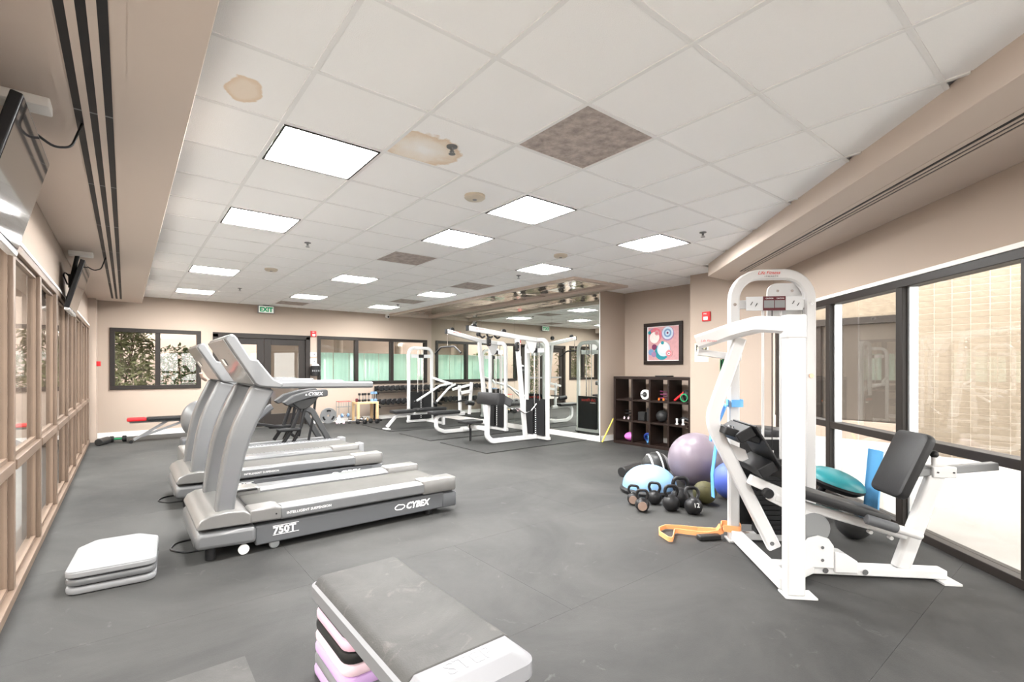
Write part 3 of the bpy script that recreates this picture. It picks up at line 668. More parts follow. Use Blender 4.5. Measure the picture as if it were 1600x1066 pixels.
MB().bar((-.10, .35, .60), (.20, .34, .47), .05, .065).build('link_arm', 'white', t, .005); MB().bar((.02, .34, .50), (.30, .34, .36), .05, .065).build('link_arm', 'white', t, .005)
MB().cyl((.0, .28, .52), (.0, .33, .52), .032, 14, .006).build('bumper', 'black', t)
# spine, seat and back rest
MB().box(.04, 1.06, .30, .385, .012, .068).build('spine', 'white', t, .008, 3)
MB().bar((.0, .10, .045), (.26, .32, .045), .06, .055).build('brace', 'white', t, .005)
MB().box(1.0, 1.10, .24, .44, 0, .012).build('foot_plate', 'white', t)
hp = [(.20, .06), (.39, .06), (.39, .20), (.36, .245), (.30, .262), (.24, .245), (.205, .20)]
MB().prism(hp, .285, .30, 'y').build('pulley_plate', 'white', t, .002); MB().prism(hp, .36, .375, 'y').build('pulley_plate', 'white', t, .002)
MB().cyl((.285, .31, .30), (.285, .35, .30), .10, 24, .006).build('pulley', 'grey', t)
for z in (.11, .19): MB().cyl((.32, .279, z), (.32, .286, z), .010, 10).build('bolt', 'steel', t)
for x in (.345, .58): MB().cyl((x, .293, .04), (x, .301, .04), .018, 12).build('bolt', 'steel', t)
MB().prism([(.395, .03), (.535, .03), (.535, .105), (.47, .148), (.395, .165)], .285, .40, 'y').build('stop_block', 'white', t, .008)
MB().rect([(.81, .34, .06), (1.02, .34, .67)], .095, .065, (0, 1, 0)).build('rear_post', 'white', t, .008)
MB().box(.975, 1.11, .295, .385, .645, .715).build('adjuster_block', 'white', t, .006)
kn = MB().cyl((1.01, .34, .715), (1.01, .34, .77), .016, 10).build('adjuster_pin', 'white', t); MB().sphere((1.01, .34, .785), .024, 14, 8).build('knob', 'black', kn)
MB().bar((.86, .34, .665), (1.36, .34, .72), .055, .048).build('back_tube', 'grey', t, .006)
for x in (1.0, 1.09): MB().cyl((x, .289, .68), (x, .296, .68), .005, 8).build('screw', 'black', t)
ax = V(.17, 0, .38).normalized(); nn = V(ax.z, 0, -ax.x)
m = MB().rbox(-.15, .15, -.215, .215, 0, .06, .045); M = Matrix(((0, ax.x, nn.x, .795), (-1, 0, 0, .34), (0, ax.z, nn.z, .735), (0, 0, 0, 1))); m.xf(M).build('back_pad', 'vinyl', t)
MB().rect([(.05, .345, .49), (.22, .345, .44), (.88, .345, .262)], .06, .065, (0, 1, 0)).build('seat_rail', 'white', t, .005)
MB().rect([(.22, .345, .44), (.22, .345, .06)], .06, .06, (0, 1, 0)).build('rail_support', 'white', t, .005)
sd = V(.56, 0, -.165).normalized(); sn = V(-sd.z, 0, sd.x)
m = MB().rbox(-.27, .27, -.13, .13, 0, .06, .04); m.xf(Matrix(((sd.x, 0, sn.x, .43), (0, 1, 0, .345), (sd.z, 0, sn.z, .435), (0, 0, 0, 1)))).build('seat_pad', 'vinyl', t)
MB().cyl((.53, .20, .405), (.705, .20, .352), .030, 18, .006).build('foam_grip', 'tread_d', t); MB().cyl((.70, .20, .353), (.845, .20, .31), .026, 16, .01).build('seat_handle', 'white', t)
MB().bar((.83, .20, .312), (.83, .345, .30), .03, .03).build('handle_stem', 'white', t)
for x, z in ((.60, .30), (.72, .268)): MB().cyl((x, .27, z), (x, .30, z), .012, 10).build('rail_pin', 'white', t)
MB().cyl((.54, .889, 1.27), (.54, .882, 1.27), .017, 14).build('badge', 'copper', t)

# ------------------------------------------------------------------ cable stations by the mirror
def tower(t, hw, top, shroud=True, logo=True):
    MB().rect(fillet([(0, -hw, .012), (0, -hw, top-.035), (0, hw, top-.035), (0, hw, .012)], .15, 7), .07, .06, (1, 0, 0)).build('arch_frame', 'white', t)
    MB().box(-.035, .035, -hw-.05, hw+.05, .012, .07).build('base_tube', 'white', t, .008)
    for y in (-hw-.04, hw-.02): MB().box(-.06, .06, y, y+.06, 0, .012).build('foot_pad', 'black', t)
    for y in (-.07, .07): MB().cyl((0, y, .07), (0, y, top-.05), .010, 8).build('guide_rod', 'steel', t)
    MB().cyl((-.0, 0, .7), (-.0, 0, top-.04), .004, 6).build('cable', 'black', t)
    pl = MB().box(-.045, -.036, -hw+.05, hw-.05, top-.27, top-.19).build('placard', 'placard', t); MB().box(-.048, -.0455, -.07, .07, top-.27, top-.19).build('placard_centre', 'black', pl)
    for k in range(12): MB().box(-.03, .03, -.12, .12, .10+k*.04, .137+k*.04).build('weight_plate', 'iron', t)
    if shroud:
        for y in (-1, 1): MB().box(-.052, -.044, min(y*.055, y*(hw-.035)), max(y*.055, y*(hw-.035)), .08, .72).build('front_shroud', 'black', t)
        b = MB().box(.044, .052, -hw+.035, hw-.035, .08, .74).build('back_shroud', 'black', t)
        if logo:
            text('Life Fitness', .085, 'redp', b, (.0535, -hw+.06, .64), (PI/2, 0, PI/2), shear=.3); text('STRENGTH', .03, 'print_', b, (.0535, -hw+.06, .60), (PI/2, 0, PI/2))
        for k in range(12): MB().box(-.0345, -.031, -.012, .012, .11+k*.04, .126+k*.04).build('number_tag', 'print_', t)
def pulley_block(t, x, y, z):
    h = MB().prism([(p.x, p.y) for p in fillet([V(x-.03, z-.17, 0), V(x+.03, z-.17, 0), V(x+.03, z, 0), V(x-.03, z, 0)], .028, 4, True)], y-.03, y+.03, 'y').build('pulley_block', 'black', t, .006)
    for zz in (z-.04, z-.13): MB().cyl((x, y-.034, zz), (x, y+.034, zz), .012, 10).build('axle', 'steel', h)
def cable_station(label, x, y, hw, beam_x, beam_z):
    t = thing('pulldown_machine', label, 'weight machine', (x, y, .012)); tower(t, hw, 1.87)
    b = MB().rect([(.02, 0, 1.835), (-.45, 0, 1.87), (beam_x, 0, beam_z)], .085, .065, (0, 1, 0)).build('overhead_beam', 'white', t)
    MB().box(beam_x-.02, beam_x+.0, -.035, .035, beam_z-.045, beam_z+.045).build('end_cap', 'black', b)
    text('Life Fitness', .04, 'redp', b, (beam_x+.12, -.0345, beam_z-.02), FACE_S, shear=.3)
    for q in (.12, .75): MB().cyl((beam_x+q+.0, -.02, beam_z+.05-.1*q), (beam_x+q, .02, beam_z+.05-.1*q), .045, 14).build('pulley', 'black', b)
    MB().rect([(-.48, 0, 1.86), (-.28, 0, .06)], .085, .06, (0, 1, 0)).build('diagonal_post', 'white', t, .004)
    MB().prism([(-.30, 1.86), (.0, 1.83), (-.04, 1.66), (-.12, 1.58), (-.18, 1.62)], -.012, .012, 'y').build('gusset', 'white', t)
    return t
t = cable_station('white pulldown machine with a chest pad and a hanging pulley block beside the mirror end', 5.98, 6.75, .29, -1.53, 1.98)
MB().rect(fillet([(-.02, 0, .045), (-1.02, .03, .045), (-1.12, .03, .14), (-1.10, .03, .68)], .13, 6), .085, .065, (0, 1, 0)).build('base_tube', 'white', t, .004)
m = MB().rbox(-.085, .085, -.31, .31, 0, .21, .035); m.xf(Matrix.Translation((-1.08, .0, .68)) @ Matrix.Rotation(.16, 4, 'Y')).build('chest_pad', 'vinyl', t)
MB().hexa((-.90, -.22, .76), (.07, -.05, -.05), (.02, .05, 0), (.03, 0, .06)).build('arm_pad', 'vinyl', t, .012)
MB().box(-1.17, -1.06, .05, .55, .24, .30).build('seat_bracket', 'white', t, .006); MB().rbox(-1.34, -.98, .30, .66, .335, .385, .05).build('seat', 'vinyl', t); MB().cyl((-1.16, .48, .012), (-1.16, .48, .335), .022, 10).build('seat_stem', 'black', t)
pulley_block(t, -.52, -.06, 1.78); MB().tube(fillet([(-.53, -.04, .60), (-.38, -.10, .50), (-.2, -.06, .53), (-.08, -.08, .66)], .06, 4), .012, 6).build('spring_clip', 'steel', t)
pulley_block(t, -1.10, .0, 1.86)
for k in range(3): MB().tube(fillet([(-1.30+k*.16, .0, 1.94), (-1.28+k*.16, .02, 1.87), (-1.22+k*.16, .02, 1.83), (-1.17+k*.16, .02, 1.86)], .03, 4), .017, 8, (0, 1, 0)).build('rope_handle', 'black', t)
t = cable_station('white low row and pulldown machine with a hanging curved bar in front of the mirror', 6.15, 8.18, .27, -1.25, 2.03)
MB().tube(fillet([(-1.23, -.48, 1.60), (-1.23, -.25, 1.73), (-1.23, .25, 1.73), (-1.23, .48, 1.60)], .2, 5), .017, 8, (1, 0, 0)).build('pull_bar', 'black', t)
MB().cyl((-1.23, 0, 1.73), (-1.23, 0, 2.0), .006, 6).build('hook_cable', 'steel', t)
MB().rect(fillet([(-.02, .22, .045), (-1.17, .22, .045), (-1.36, .22, .12), (-1.36, .22, .36), (-1.2, .22, .385), (-.7, .22, .385)], .12, 6), .075, .06, (0, 1, 0)).build('bench_frame', 'white', t, .004)
MB().rbox(-1.50, -.86, .08, .36, .40, .465, .05).build('bench_pad', 'vinyl', t)
MB().rect([(-.80, .22, .36), (-.82, .22, .96)], .06, .05, (0, 1, 0)).build('post', 'white', t); MB().rect([(-.58, .22, .36), (-.52, .22, 1.02)], .06, .05, (0, 1, 0)).build('post', 'white', t)
MB().bar((-.82, .22, .80), (-.54, .22, .84), .05, .06).build('cross_bar', 'white', t)
MB().cyl((-.86, -.10, .63), (-.66, -.05, .60), .048, 16, .01).build('roller_pad', 'black', t); MB().bar((-.95, .1, .64), (-.66, .22, .66), .03, .03).build('roller_arm', 'black', t)
MB().rect([(-.5, .22, .98), (-.98, .22, .88)], .05, .04, (0, 1, 0)).build('lever', 'white', t)
MB().box(-.75, -.60, .15, .30, .05, .10).build('foot_rest', 'white', t)

t = thing('bench_press_machine', 'white bench press machine with lever handles and long black bench near the dumbbell rack', 'weight machine', (5.61, 10.60, .012), PI/2)
tower(t, .31, 1.83)
MB().rect(fillet([(-.02, -.31, 1.08), (-.55, -.36, .98), (-.75, -.46, .93)], .1, 4), .055, .05, (0, 0, 1)).build('press_arm', 'white', t)
MB().tube(fillet([(-.70, -.44, .95), (-.72, -.12, .90), (-.78, .50, .58)], .15, 5), .026, 8).build('handle_bar', 'white', t); MB().tube(fillet([(-.85, -.46, .93), (-1.0, -.20, .86), (-1.05, .15, .56)], .15, 5), .026, 8).build('handle_bar', 'white', t)
for p in ((-.785, .55, .555), (-1.055, .19, .525)): MB().sphere(p, .034, 10, 6).build('grip_end', 'black', t)
MB().rbox(-.96, -.66, .62, 1.12, .335, .40, .05).build('bench_pad', 'vinyl', t); MB().rbox(-.94, -.68, -.2, .58, .345, .415, .05).build('bench_pad', 'vinyl', t)
MB().rect(fillet([(-.80, -.22, .30), (-.80, .98, .30), (-.80, 1.22, .05)], .14, 6), .06, .07, (1, 0, 0)).build('bench_frame', 'white', t, .004)
MB().box(-.90, -.70, 1.18, 1.28, 0, .02).build('foot_plate', 'white', t); MB().box(-.83, -.77, -.2, -.14, 0, .3).build('bench_leg', 'white', t); MB().box(-.80, -.03, -.2, -.14, .012, .06).build('tie_bar', 'white', t)
# ------------------------------------------------------------------ mirror
t = thing('wall_mirror', 'large wall mirror of five tall panels behind the white cable machines', 'mirror', (XM-.012, 5.85, .105))
sy = [0, 1.25, 2.45, 3.70, 4.95, 6.14]
for a, b in zip(sy, sy[1:]): MB().box(0, .006, a+.0015, b-.0015, 0, 2.585).build('mirror_panel', 'mirror', t)
MB().box(-.002, .012, -.012, 0, 0, 2.585).build('edge_trim', 'print_', t); MB().box(-.012, .01, 0, 6.14, -.004, .004).build('bottom_channel', 'steel', t)

# ------------------------------------------------------------------ shelf with small gear
SX, SYA, SH = 6.80, 4.11, 1.18
t = thing('cube_shelf', 'dark espresso open cube shelf, four by three, in the wall niche', 'shelf', (SX, SYA, 0))
Wd, B = 1.51, .045; D = .38
MB().box(0, D, 0, Wd, SH-B, SH).build('top_board', 'shelf', t, .003); MB().box(0, D, 0, Wd, 0, .05).build('bottom_board', 'shelf', t, .003)
for y in (0, Wd-B): MB().box(0, D, y, y+B, .05, SH-B).build('side_board', 'shelf', t, .003)
cw = (Wd-2*B)/4; ch = (SH-B-.05)/3
for k in (1, 2, 3): MB().box(.004, D-.004, B+k*cw-.016, B+k*cw+.016, .05, SH-B).build('divider', 'shelf', t, .002)
for r in (1, 2):
    for k in range(4): MB().box(.006, D-.006, B+k*cw+.017, B+(k+1)*cw-.017, .05+r*ch-.016, .05+r*ch+.016).build('shelf_board', 'shelf', t, .002)
def cell(c, r): return V(SX+.17, SYA+Wd-B-(c+.5)*cw, .05 if r == 2 else .05+(2-r)*ch+.0165)     # c from the mirror side, r from the top
def one(name, m, mm, loc, label, cat, group=None, bevel=0, rot=(0, 0, 0)):
    o = m.build(name, mm, None, bevel); o.location = loc; o.rotation_euler = rot; return tag(o, label, cat, group)
# ab wheels
def wheel(loc, r, label):
    t = thing('ab_roller', label, 'exercise wheel', loc)
    MB().lathe([(r*.55, -.02), (r, -.02), (r, .02), (r*.55, .02), (r*.55, -.02)], 24, (0, 0, r), (1, 0, 0)).build('tyre', 'print_', t); MB().cyl((-.018, 0, r), (.018, 0, r), r*.54, 20).build('hub', 'dgrey', t); MB().cyl((-.12, 0, r), (.12, 0, r), .013, 10).build('axle', 'grey', t)
wheel(cell(1, 0)-V(.03, 0, 0), .085, 'white-rimmed exercise wheel in the cube shelf'); wheel(cell(0, 0)+V(.05, -.09, 0), .045, 'small white ring wheel tucked in the corner cube of the shelf')
def rope(loc, m1, m2, label, seed):
    rd = random.Random(seed); t = thing('jump_rope', label, 'jump rope', loc); pts = [V(.09*math.cos(a*1.3)*rd.uniform(.6, 1), .10*math.sin(a*1.3)*rd.uniform(.6, 1), .02+.012*a) for a in range(12)]
    MB().tube(pts, .008, 6).build('cord', m1, t)
    for k in range(2): MB().cyl((-.10, .04-.09*k, .018), (-.02, .09-.09*k, .03), .017, 10, .004).build('handle', m2, t)
rope(cell(2, 0), 'p_plum', 'orangep', 'coiled dark jump rope with orange handles in the cube shelf', 1)
rope(cell(0, 1), 'black', 'pinkl', 'tangled black cord with pale pink grips in the cube shelf', 2)
t = thing('training_strap', 'pair of red and black training straps with a green loop in the cube shelf', 'strap', cell(3, 0))
MB().bar((-.08, .12, .015), (-.02, -.02, .15), .05, .035).build('strap', 'red', t, .01); MB().sphere((.0, -.06, .10), .09, 14, 10, -1, (.8, .8, 1.05)).build('bundle', 'black', t); MB().lathe([(.05, -.008), (.066, -.008), (.066, .008), (.05, .008), (.05, -.008)], 20, (-.09, -.06, .068), (1, 0, 0)).build('loop', 'greenb', t)
for k, (dy, h, w) in enumerate(((.06, .15, .13), (-.09, .22, .07))): one('yoga_block', MB().box(-.06, .06, -w/2, w/2, 0, h), 'dgrey', cell(1, 1)+V(-.04, dy-.02, 0), ('short wide' if k == 0 else 'tall narrow')+' charcoal foam block in the cube shelf', 'foam block', 'foam blocks in the shelf', .008)
one('medicine_ball', MB().sphere((0, 0, .10), .10), 'dgrey', cell(2, 1)+V(-.02, .03, 0), 'dark grey medicine ball in the cube shelf', 'ball')
one('marker_cone', MB().lathe([(.07, 0), (.07, .008), (.045, .01), (.012, .20), (0, .20)], 16), 'orangep', cell(2, 1)+V(.11, -.075, 0), 'small orange marker cone behind the dark ball in the shelf', 'cone')
t = thing('ankle_weight', 'black strap weights with pale buckles in the cube shelf', 'weights', cell(3, 1))
MB().tube(fillet([(.02, .1, .03), (-.02, .0, .10), (.02, -.12, .05)], .06, 4), .03, 8).build('strap', 'black', t)
for y in (.08, -.03): MB().lathe([(.025, 0), (.014, .03), (.02, .09), (.0, .095)], 12, (-.07, y, 0)).build('buckle', 'print_', t)
one('balance_disc', MB().sphere((0, 0, .075), .11, 20, 10, -1, (1, 1, .68)), 'magenta', cell(0, 2)+V(-.02, -.04, 0), 'pink squashy exercise ball in the bottom of the cube shelf', 'ball')
t = thing('resistance_tube', 'bundle of blue resistance tubes in the bottom of the cube shelf', 'exercise band', cell(1, 2)+V(-.02, -.05, 0))
for k in range(4): MB().lathe([(.05, -.016), (.075, -.016), (.075, .016), (.05, .016), (.05, -.016)], 18, (.0, 0, .078+.01*k), (1, .5*k-.8, .25*k)).build('tube_loop', 'bluedk' if k % 2 else 'band', t)
one('tray', MB().rbox(-.1, .1, -.12, .12, 0, .022, .02), 'black', (6.98, 4.70, SH), 'flat black tray lying on top of the cube shelf', 'tray')
one('exercise_stick', MB().cyl((0, 0, 0), (.17, -.115, .42), .013, 10), 'yellow', (6.66, 5.76, .004), 'thin yellow exercise stick leaning beside the cube shelf', 'stick')

# ------------------------------------------------------------------ framed abstract print
t = thing('framed_print', 'black framed abstract print of coloured circles above the cube shelf', 'picture', (XN-.004, 5.0, 1.39))
hw, hh = .39, .74
for y0, y1, z0, z1 in ((-hw, hw, 0, .065), (-hw, hw, hh-.065, hh), (-hw, -hw+.065, .065, hh-.065), (hw-.065, hw, .065, hh-.065)): MB().box(-.035, 0, y0, y1, z0, z1).build('frame', 'shelf', t, .004)
MB().box(-.012, -.006, -hw+.06, hw-.06, .06, hh-.06).build('mat_board', 'print_', t); MB().box(-.015, -.012, -hw+.075, hw-.085, .075, hh-.075).build('artwork', 'p_pink', t)
def disc(y, z, r, m, k): MB().cyl((-.0155-.0006*k, y, z), (-.012, y, z), r, 28).build('colour_disc', m, t)
k = 0
for y, z, r, m in ((.20, .56, .085, 'p_blue'), (.15, .52, .13, 'p_rose'), (.17, .48, .10, 'p_cream'), (.12, .56, .045, 'p_pink'), (.12, .56, .025, 'p_rose'), (-.10, .54, .125, 'p_violet'), (-.10, .55, .11, 'p_mist'), (-.10, .55, .075, 'p_blue'), (-.10, .55, .045, 'p_mist'), (-.10, .55, .02, 'p_plum'),
                   (.02, .22, .14, 'p_teal'), (-.02, .27, .13, 'p_mist'), (-.02, .30, .10, 'p_cream'), (.24, .22, .055, 'p_blue'), (.17, .31, .05, 'p_plum'), (.18, .18, .05, 'p_violet'), (-.13, .19, .065, 'p_pink'), (-.13, .19, .05, 'p_rose'), (-.13, .19, .028, 'p_cream'), (-.13, .19, .014, 'p_plum'), (.27, .57, .03, 'p_teal'), (.0, .38, .03, 'p_teal')):
    disc(y, z, r, m, k); k += 1

# ------------------------------------------------------------------ wall and ceiling fittings
def strobe(loc, rz, label):
    t = thing('fire_alarm', label, 'fire alarm', loc, rz); MB().rbox(-.065, .065, -.03, 0, 0, .14, .01).build('housing', 'red', t); MB().box(-.035, .035, -.045, -.03, .015, .065).build('strobe_lens', 'print_', t, .008)
    text('FIRE', .026, 'print_', t, (-.035, -.0312, .10), FACE_S)
strobe((3.51, YB, 2.07), 0, 'red fire alarm strobe on the wall between the double door and the window'); strobe((XA, 3.80, 2.02), -PI/2, 'red fire alarm strobe on the wall near the framed print')
o = MB().rbox(-.03, .03, -.05, .05, 0, .09, .01).build('alarm_pull', 'red'); o.location = (-.38, 11.62, 1.36); tag(o, 'small red alarm pull box on the corner pier beside the left windows', 'fire alarm')
t = thing('exit_sign', 'green lettered exit sign hanging from the ceiling over the double door', 'sign', (2.46, 11.90, 2.55)); MB().rbox(-.17, .17, -.025, .025, 0, .17, .012).build('housing', 'lgrey', t); MB().box(-.15, .15, -.028, -.0255, .012, .158).build('face', 'exitw', t)
text('EXIT', .135, 'green', t, (0, -.030, .037), FACE_S, sx=.95, align='CENTER', bold=.006); MB().box(-.06, .06, -.02, .02, .17, .18).build('canopy', 'dark', t)
t = thing('notice', 'cream paper notice with a dark picture taped to the wall under the fire alarm', 'notice', (XA-.003, 3.885, 1.42)); MB().box(0, .002, -.11, .11, 0, .28).build('sheet', 'paper', t); MB().box(-.001, 0, -.085, .085, .15, .255).build('picture', 'dgrey', t)
for k in range(3): MB().sphere((-.002, -.05+.05*k, .205+.02*(k % 2)), .02, 10, 6).build('picture_detail', 'paper', t)
t = thing('exercise_band', 'green and black resistance bands hanging from a wall hook beside the window', 'exercise band', (XA, 3.55, 0))
MB().cyl((-.06, 0, 1.45), (0, 0, 1.45), .008, 8).build('hook', 'steel', t)
for k, m in enumerate(('greenb', 'black', 'greenb')): MB().sweep(fillet([(-.045, -.02-.018*k, 1.46), (-.05, -.03-.02*k, 1.05), (-.03, .0-.02*k, 1.0), (-.02, .03-.02*k, 1.05), (-.03, .02-.018*k, 1.46)], .03, 3), [(-.018, -.002), (.018, -.002), (.018, .002), (-.018, .002)], (0, 1, 0)).build('loop', m, t)
for z, h, lab in ((1.60, .10, 'white thermostat on the wall beside the double door'), (1.42, .13, 'white switch plate under the thermostat beside the double door')):
    t = thing('wall_switch', lab, 'switch', (3.50, YB, z)); MB().rbox(-.075, .075, -.018, 0, 0, h, .008).build('plate', 'print_', t); MB().box(.01, .05, -.024, -.018, h*.3, h*.7).build('toggle', 'grey', t)
t = thing('wipes_dispenser', 'round black wipes dispenser with white tops on the wall by the door', 'dispenser', (3.52, YB-.13, 1.14))
MB().cyl((0, 0, 0), (0, 0, .24), .11, 20, .012).build('drum', 'black', t); MB().sphere((0, 0, .24), .085, 16, 6, 0, (1, 1, .6)).build('lid', 'print_', t); MB().box(-.03, .03, .08, .13, .08, .16).build('bracket', 'black', t)
for k in range(5): MB().box(-.10+.045*k, -.08+.045*k, -.115, -.10, .10, .14).build('vent', 'grey', t)
o = MB().rbox(-.05, .05, -.06, .06, -.05, 0, .02); t = thing('security_camera', 'small white security camera on the ceiling above the three-light window', 'camera', (5.32, 11.86, CEIL)); MB().cyl((0, 0, -.03), (0, 0, 0), .045, 16).build('mount', 'print_', t); h = MB().cyl((0, .05, -.06), (0, -.07, -.08), .04, 16, .006).build('housing', 'print_', t); MB().cyl((0, -.07, -.08), (0, -.078, -.0815), .026, 14).build('lens', 'black', h)
def sprinkler(x, y, label, group=None):
    t = thing('sprinkler', label, 'sprinkler', (x, y, CEIL+.006), 0, group); MB().lathe([(.035, 0), (.035, -.006), (.012, -.012), (.010, -.03), (.016, -.034), (0, -.036)], 16).build('escutcheon', 'grey', t); MB().lathe([(.022, -.05), (.022, -.047), (0, -.047)], 12).build('deflector', 'grey', t); MB().box(-.002, .002, -.008, .008, -.048, -.03).build('frame_arm', 'steel', t)
for x, y, lab in ((1.60, 5.68, 'small ceiling sprinkler head above the gap between the treadmills'), (1.58, 9.67, 'small ceiling sprinkler head nearest the exit sign'), (4.68, 2.69, 'small ceiling sprinkler head nearest the slanting bulkhead'), (4.67, 5.69, 'small ceiling sprinkler head beside the corner of the mirrored recess'), (4.71, 9.94, 'small ceiling sprinkler head nearest the security camera')): sprinkler(x, y, lab, 'ceiling sprinklers')
sprinkler(1.62, 2.64, 'metal fire sprinkler head in the tile with the ring-shaped stain')
for x, y, lab in ((2.23, 3.28, 'round cream smoke detector on the ceiling beside a light panel'), (1.62, 7.51, 'round white speaker disc on the ceiling between two sprinklers'), (4.23, 4.33, 'round pale smoke detector near the ceiling sprinkler')):
    t = thing('smoke_detector', lab, 'smoke detector', (x, y, CEIL+.006)); MB().lathe([(.085, 0), (.085, -.02), (.07, -.032), (0, -.034)], 24).build('body', 'cream', t); MB().lathe([(.02, -.0335), (.016, -.038), (0, -.038)], 12).build('sensor', 'lgrey', t)

# ------------------------------------------------------------------ televisions under the left bulkhead
def tv(label, y0):
    t = thing('television', label, 'television', (0, y0, 0))
    top, bot = V(-.315, 0, 2.42), V(-.44, 0, 1.93); d = (bot-top).normalized(); n = V(-d.z, 0, d.x); c = (top+bot)/2; L = (bot-top).length/2
    b = MB().hexa(c+V(0, .42, 0)-n*.02, d*L, (0, .425, 0), n*.02).build('bezel', 'black', t, .006); MB().hexa(c+V(0, .42, 0)+n*.0015, d*(L-.012), (0, .413, 0), n*.001).build('screen', 'screen', b)
    MB().hexa(c+V(0, .42, 0)+d*(L+.012)-n*.012, d*.014, (0, .42, 0), n*.02).build('speaker_bar', 'tvsilver', t, .005); MB().hexa(c+V(0, .42, 0)-n*.05, d*.16, (0, .25, 0), n*.012).build('back_cover', 'black', t, .01)
    MB().rbox(-.47, -.27, .34, .46, SOF-.045, SOF, .01).build('ceiling_plate', 'base', t); MB().cyl((-.40, .42, SOF-.04), (-.44, .42, 2.30), .02, 10).build('mount_pole', 'black', t); MB().box(-.47, -.425, .37, .47, 2.18, 2.32).build('mount_bracket', 'black', t)
    MB().tube(fillet([(-.34, .46, 2.44), (-.27, .50, 2.40), (-.21, .54, 2.43), (-.17, .56, SOF)], .06, 4), .006, 6).build('cable', 'black', t)
    MB().tube(fillet([(-.47, .30, 2.2), (-.505, .36, 2.3), (-.50, .5, 2.36), (-.45, .44, 2.28)], .05, 4), .008, 6).build('cable', 'black', t)
tv('wall television hung over the first left windows, opposite the small step stack', 2.72); tv('television hung below the bulkhead nearer the small garden window', 6.53)

# ------------------------------------------------------------------ balls, bells and bands by the leg press
def kettlebell(loc, r, label, rz=0, tilt=0, patch=None, disc=None):
    t = thing('kettlebell', label, 'kettlebell', loc, rz, 'kettlebells on the floor'); t.rotation_euler = (tilt, 0, rz)
    MB().sphere((0, 0, r*.93), r, 20, 12, -.93).build('bell', 'iron', t)
    MB().tube(fillet([(-r*.50, 0, r*1.65), (-r*.78, 0, r*2.3), (-r*.62, 0, r*2.95), (r*.62, 0, r*2.95), (r*.78, 0, r*2.3), (r*.50, 0, r*1.65)], r*.45, 5), r*.20, 10, (0, 1, 0)).build('handle', 'iron', t)
    if disc: MB().cyl((0, -r*.90, r*.93), (0, -r*1.02, r*.93), r*.62, 20).build('face_disc', disc, t)
    if patch: text(patch, r*.7, 'print_', t, (0, -r*1.005, r*.72), FACE_S, align='CENTER')
kettlebell((3.75, 2.76, 0), .066, 'small kettlebell with a tan vinyl face disc, foremost beside the blue dome', -.9, 0, None, 'tanv')
kettlebell((3.87, 2.95, 0), .062, 'small black kettlebell with a brown disc touching the blue dome', -1.0, 0, None, 'tanv')
kettlebell((3.97, 2.60, 0), .078, 'black kettlebell with an upright ring handle between the tan-faced and numbered ones', -.6, 0)
kettlebell((4.04, 2.83, 0), .070, 'black kettlebell half hidden behind the one with an upright ring handle', -1.2, 0)
kettlebell((4.03, 2.40, .0), .080, 'black kettlebell with white number 12 tipped back toward the others', -.65, -.32, '12')
kettlebell((4.17, 2.63, .0), .092, 'big dull kettlebell with a red mark behind the numbered one', -.7, 0, None, None)
t = thing('balance_trainer', 'light blue half-dome balance trainer on a black base beside the kettlebells', 'balance trainer', (4.42, 3.16, 0))
MB().lathe([(.27, 0), (.305, .012), (.31, .035), (.295, .055), (.27, .06)], 36).build('base', 'black', t); MB().sphere((0, 0, .055), .285, 36, 12, 0, (1, 1, .80)).build('dome', 'bosu', t)
one('stability_ball', MB().sphere((0, 0, .30), .30, 40, 24), 'purple', (5.0, 2.96, 0), 'large mauve grey stability ball beside the leg press machine', 'ball')
t = thing('medicine_ball', 'olive medicine ball with a seam between the mauve ball and the kettlebells', 'ball', (4.43, 2.53, 0)); MB().sphere((0, 0, .110), .110, 28, 16).build('skin', 'olive', t); MB().lathe([(.1095, -.002), (.1112, 0), (.1095, .002)], 28, (0, 0, .11), (.6, .3, .74)).build('seam', 'dgrey', t)
one('exercise_ball', MB().sphere((0, 0, .19), .19, 30, 18), 'blue', (4.80, 2.44, 0), 'deep blue exercise ball behind the leg press tower', 'ball')
t = thing('weighted_ball', 'black ball with white bands lying behind the blue half dome', 'ball', (4.92, 3.43, 0)); MB().sphere((0, 0, .165), .165, 28, 18).build('skin', 'dgrey', t)
for z in (-.06, .05): 
    q = math.sqrt(.165**2-z*z); MB().lathe([(q-.004, z-.010), (q+.003, z-.008), (q+.003, z+.008), (q-.004, z+.010)], 28, (0, 0, .165), (.75, -.62, .2)).build('white_band', 'print_', t)
MB().sphere((0, 0, 0), .167, 20, 5, .62).xf(Matrix.Translation((0, 0, .165)) @ Vector((0, 0, 1)).rotation_difference(Vector((.75, -.62, .2))).to_matrix().to_4x4()).build('white_panel', 'lgrey', t)
one('foam_roller', MB().cyl((-.21, 0, .062), (.21, 0, .062), .062, 24, .008), 'dgrey', (4.93, 3.80, 0), 'short dark foam roller lying beside the black and white ball', 'foam roller', rot=(0, 0, .12))
t = thing('resistance_band', 'flat orange resistance band looped on the floor and tied to the leg press base', 'exercise band', (0, 0, 0))
def ribbon(pts, w, m, name, nrm=(0, 0, 1)): return MB().sweep(pts, [(-.003, -w/2), (.003, -w/2), (.003, w/2), (-.003, w/2)], nrm).build(name, m, t)
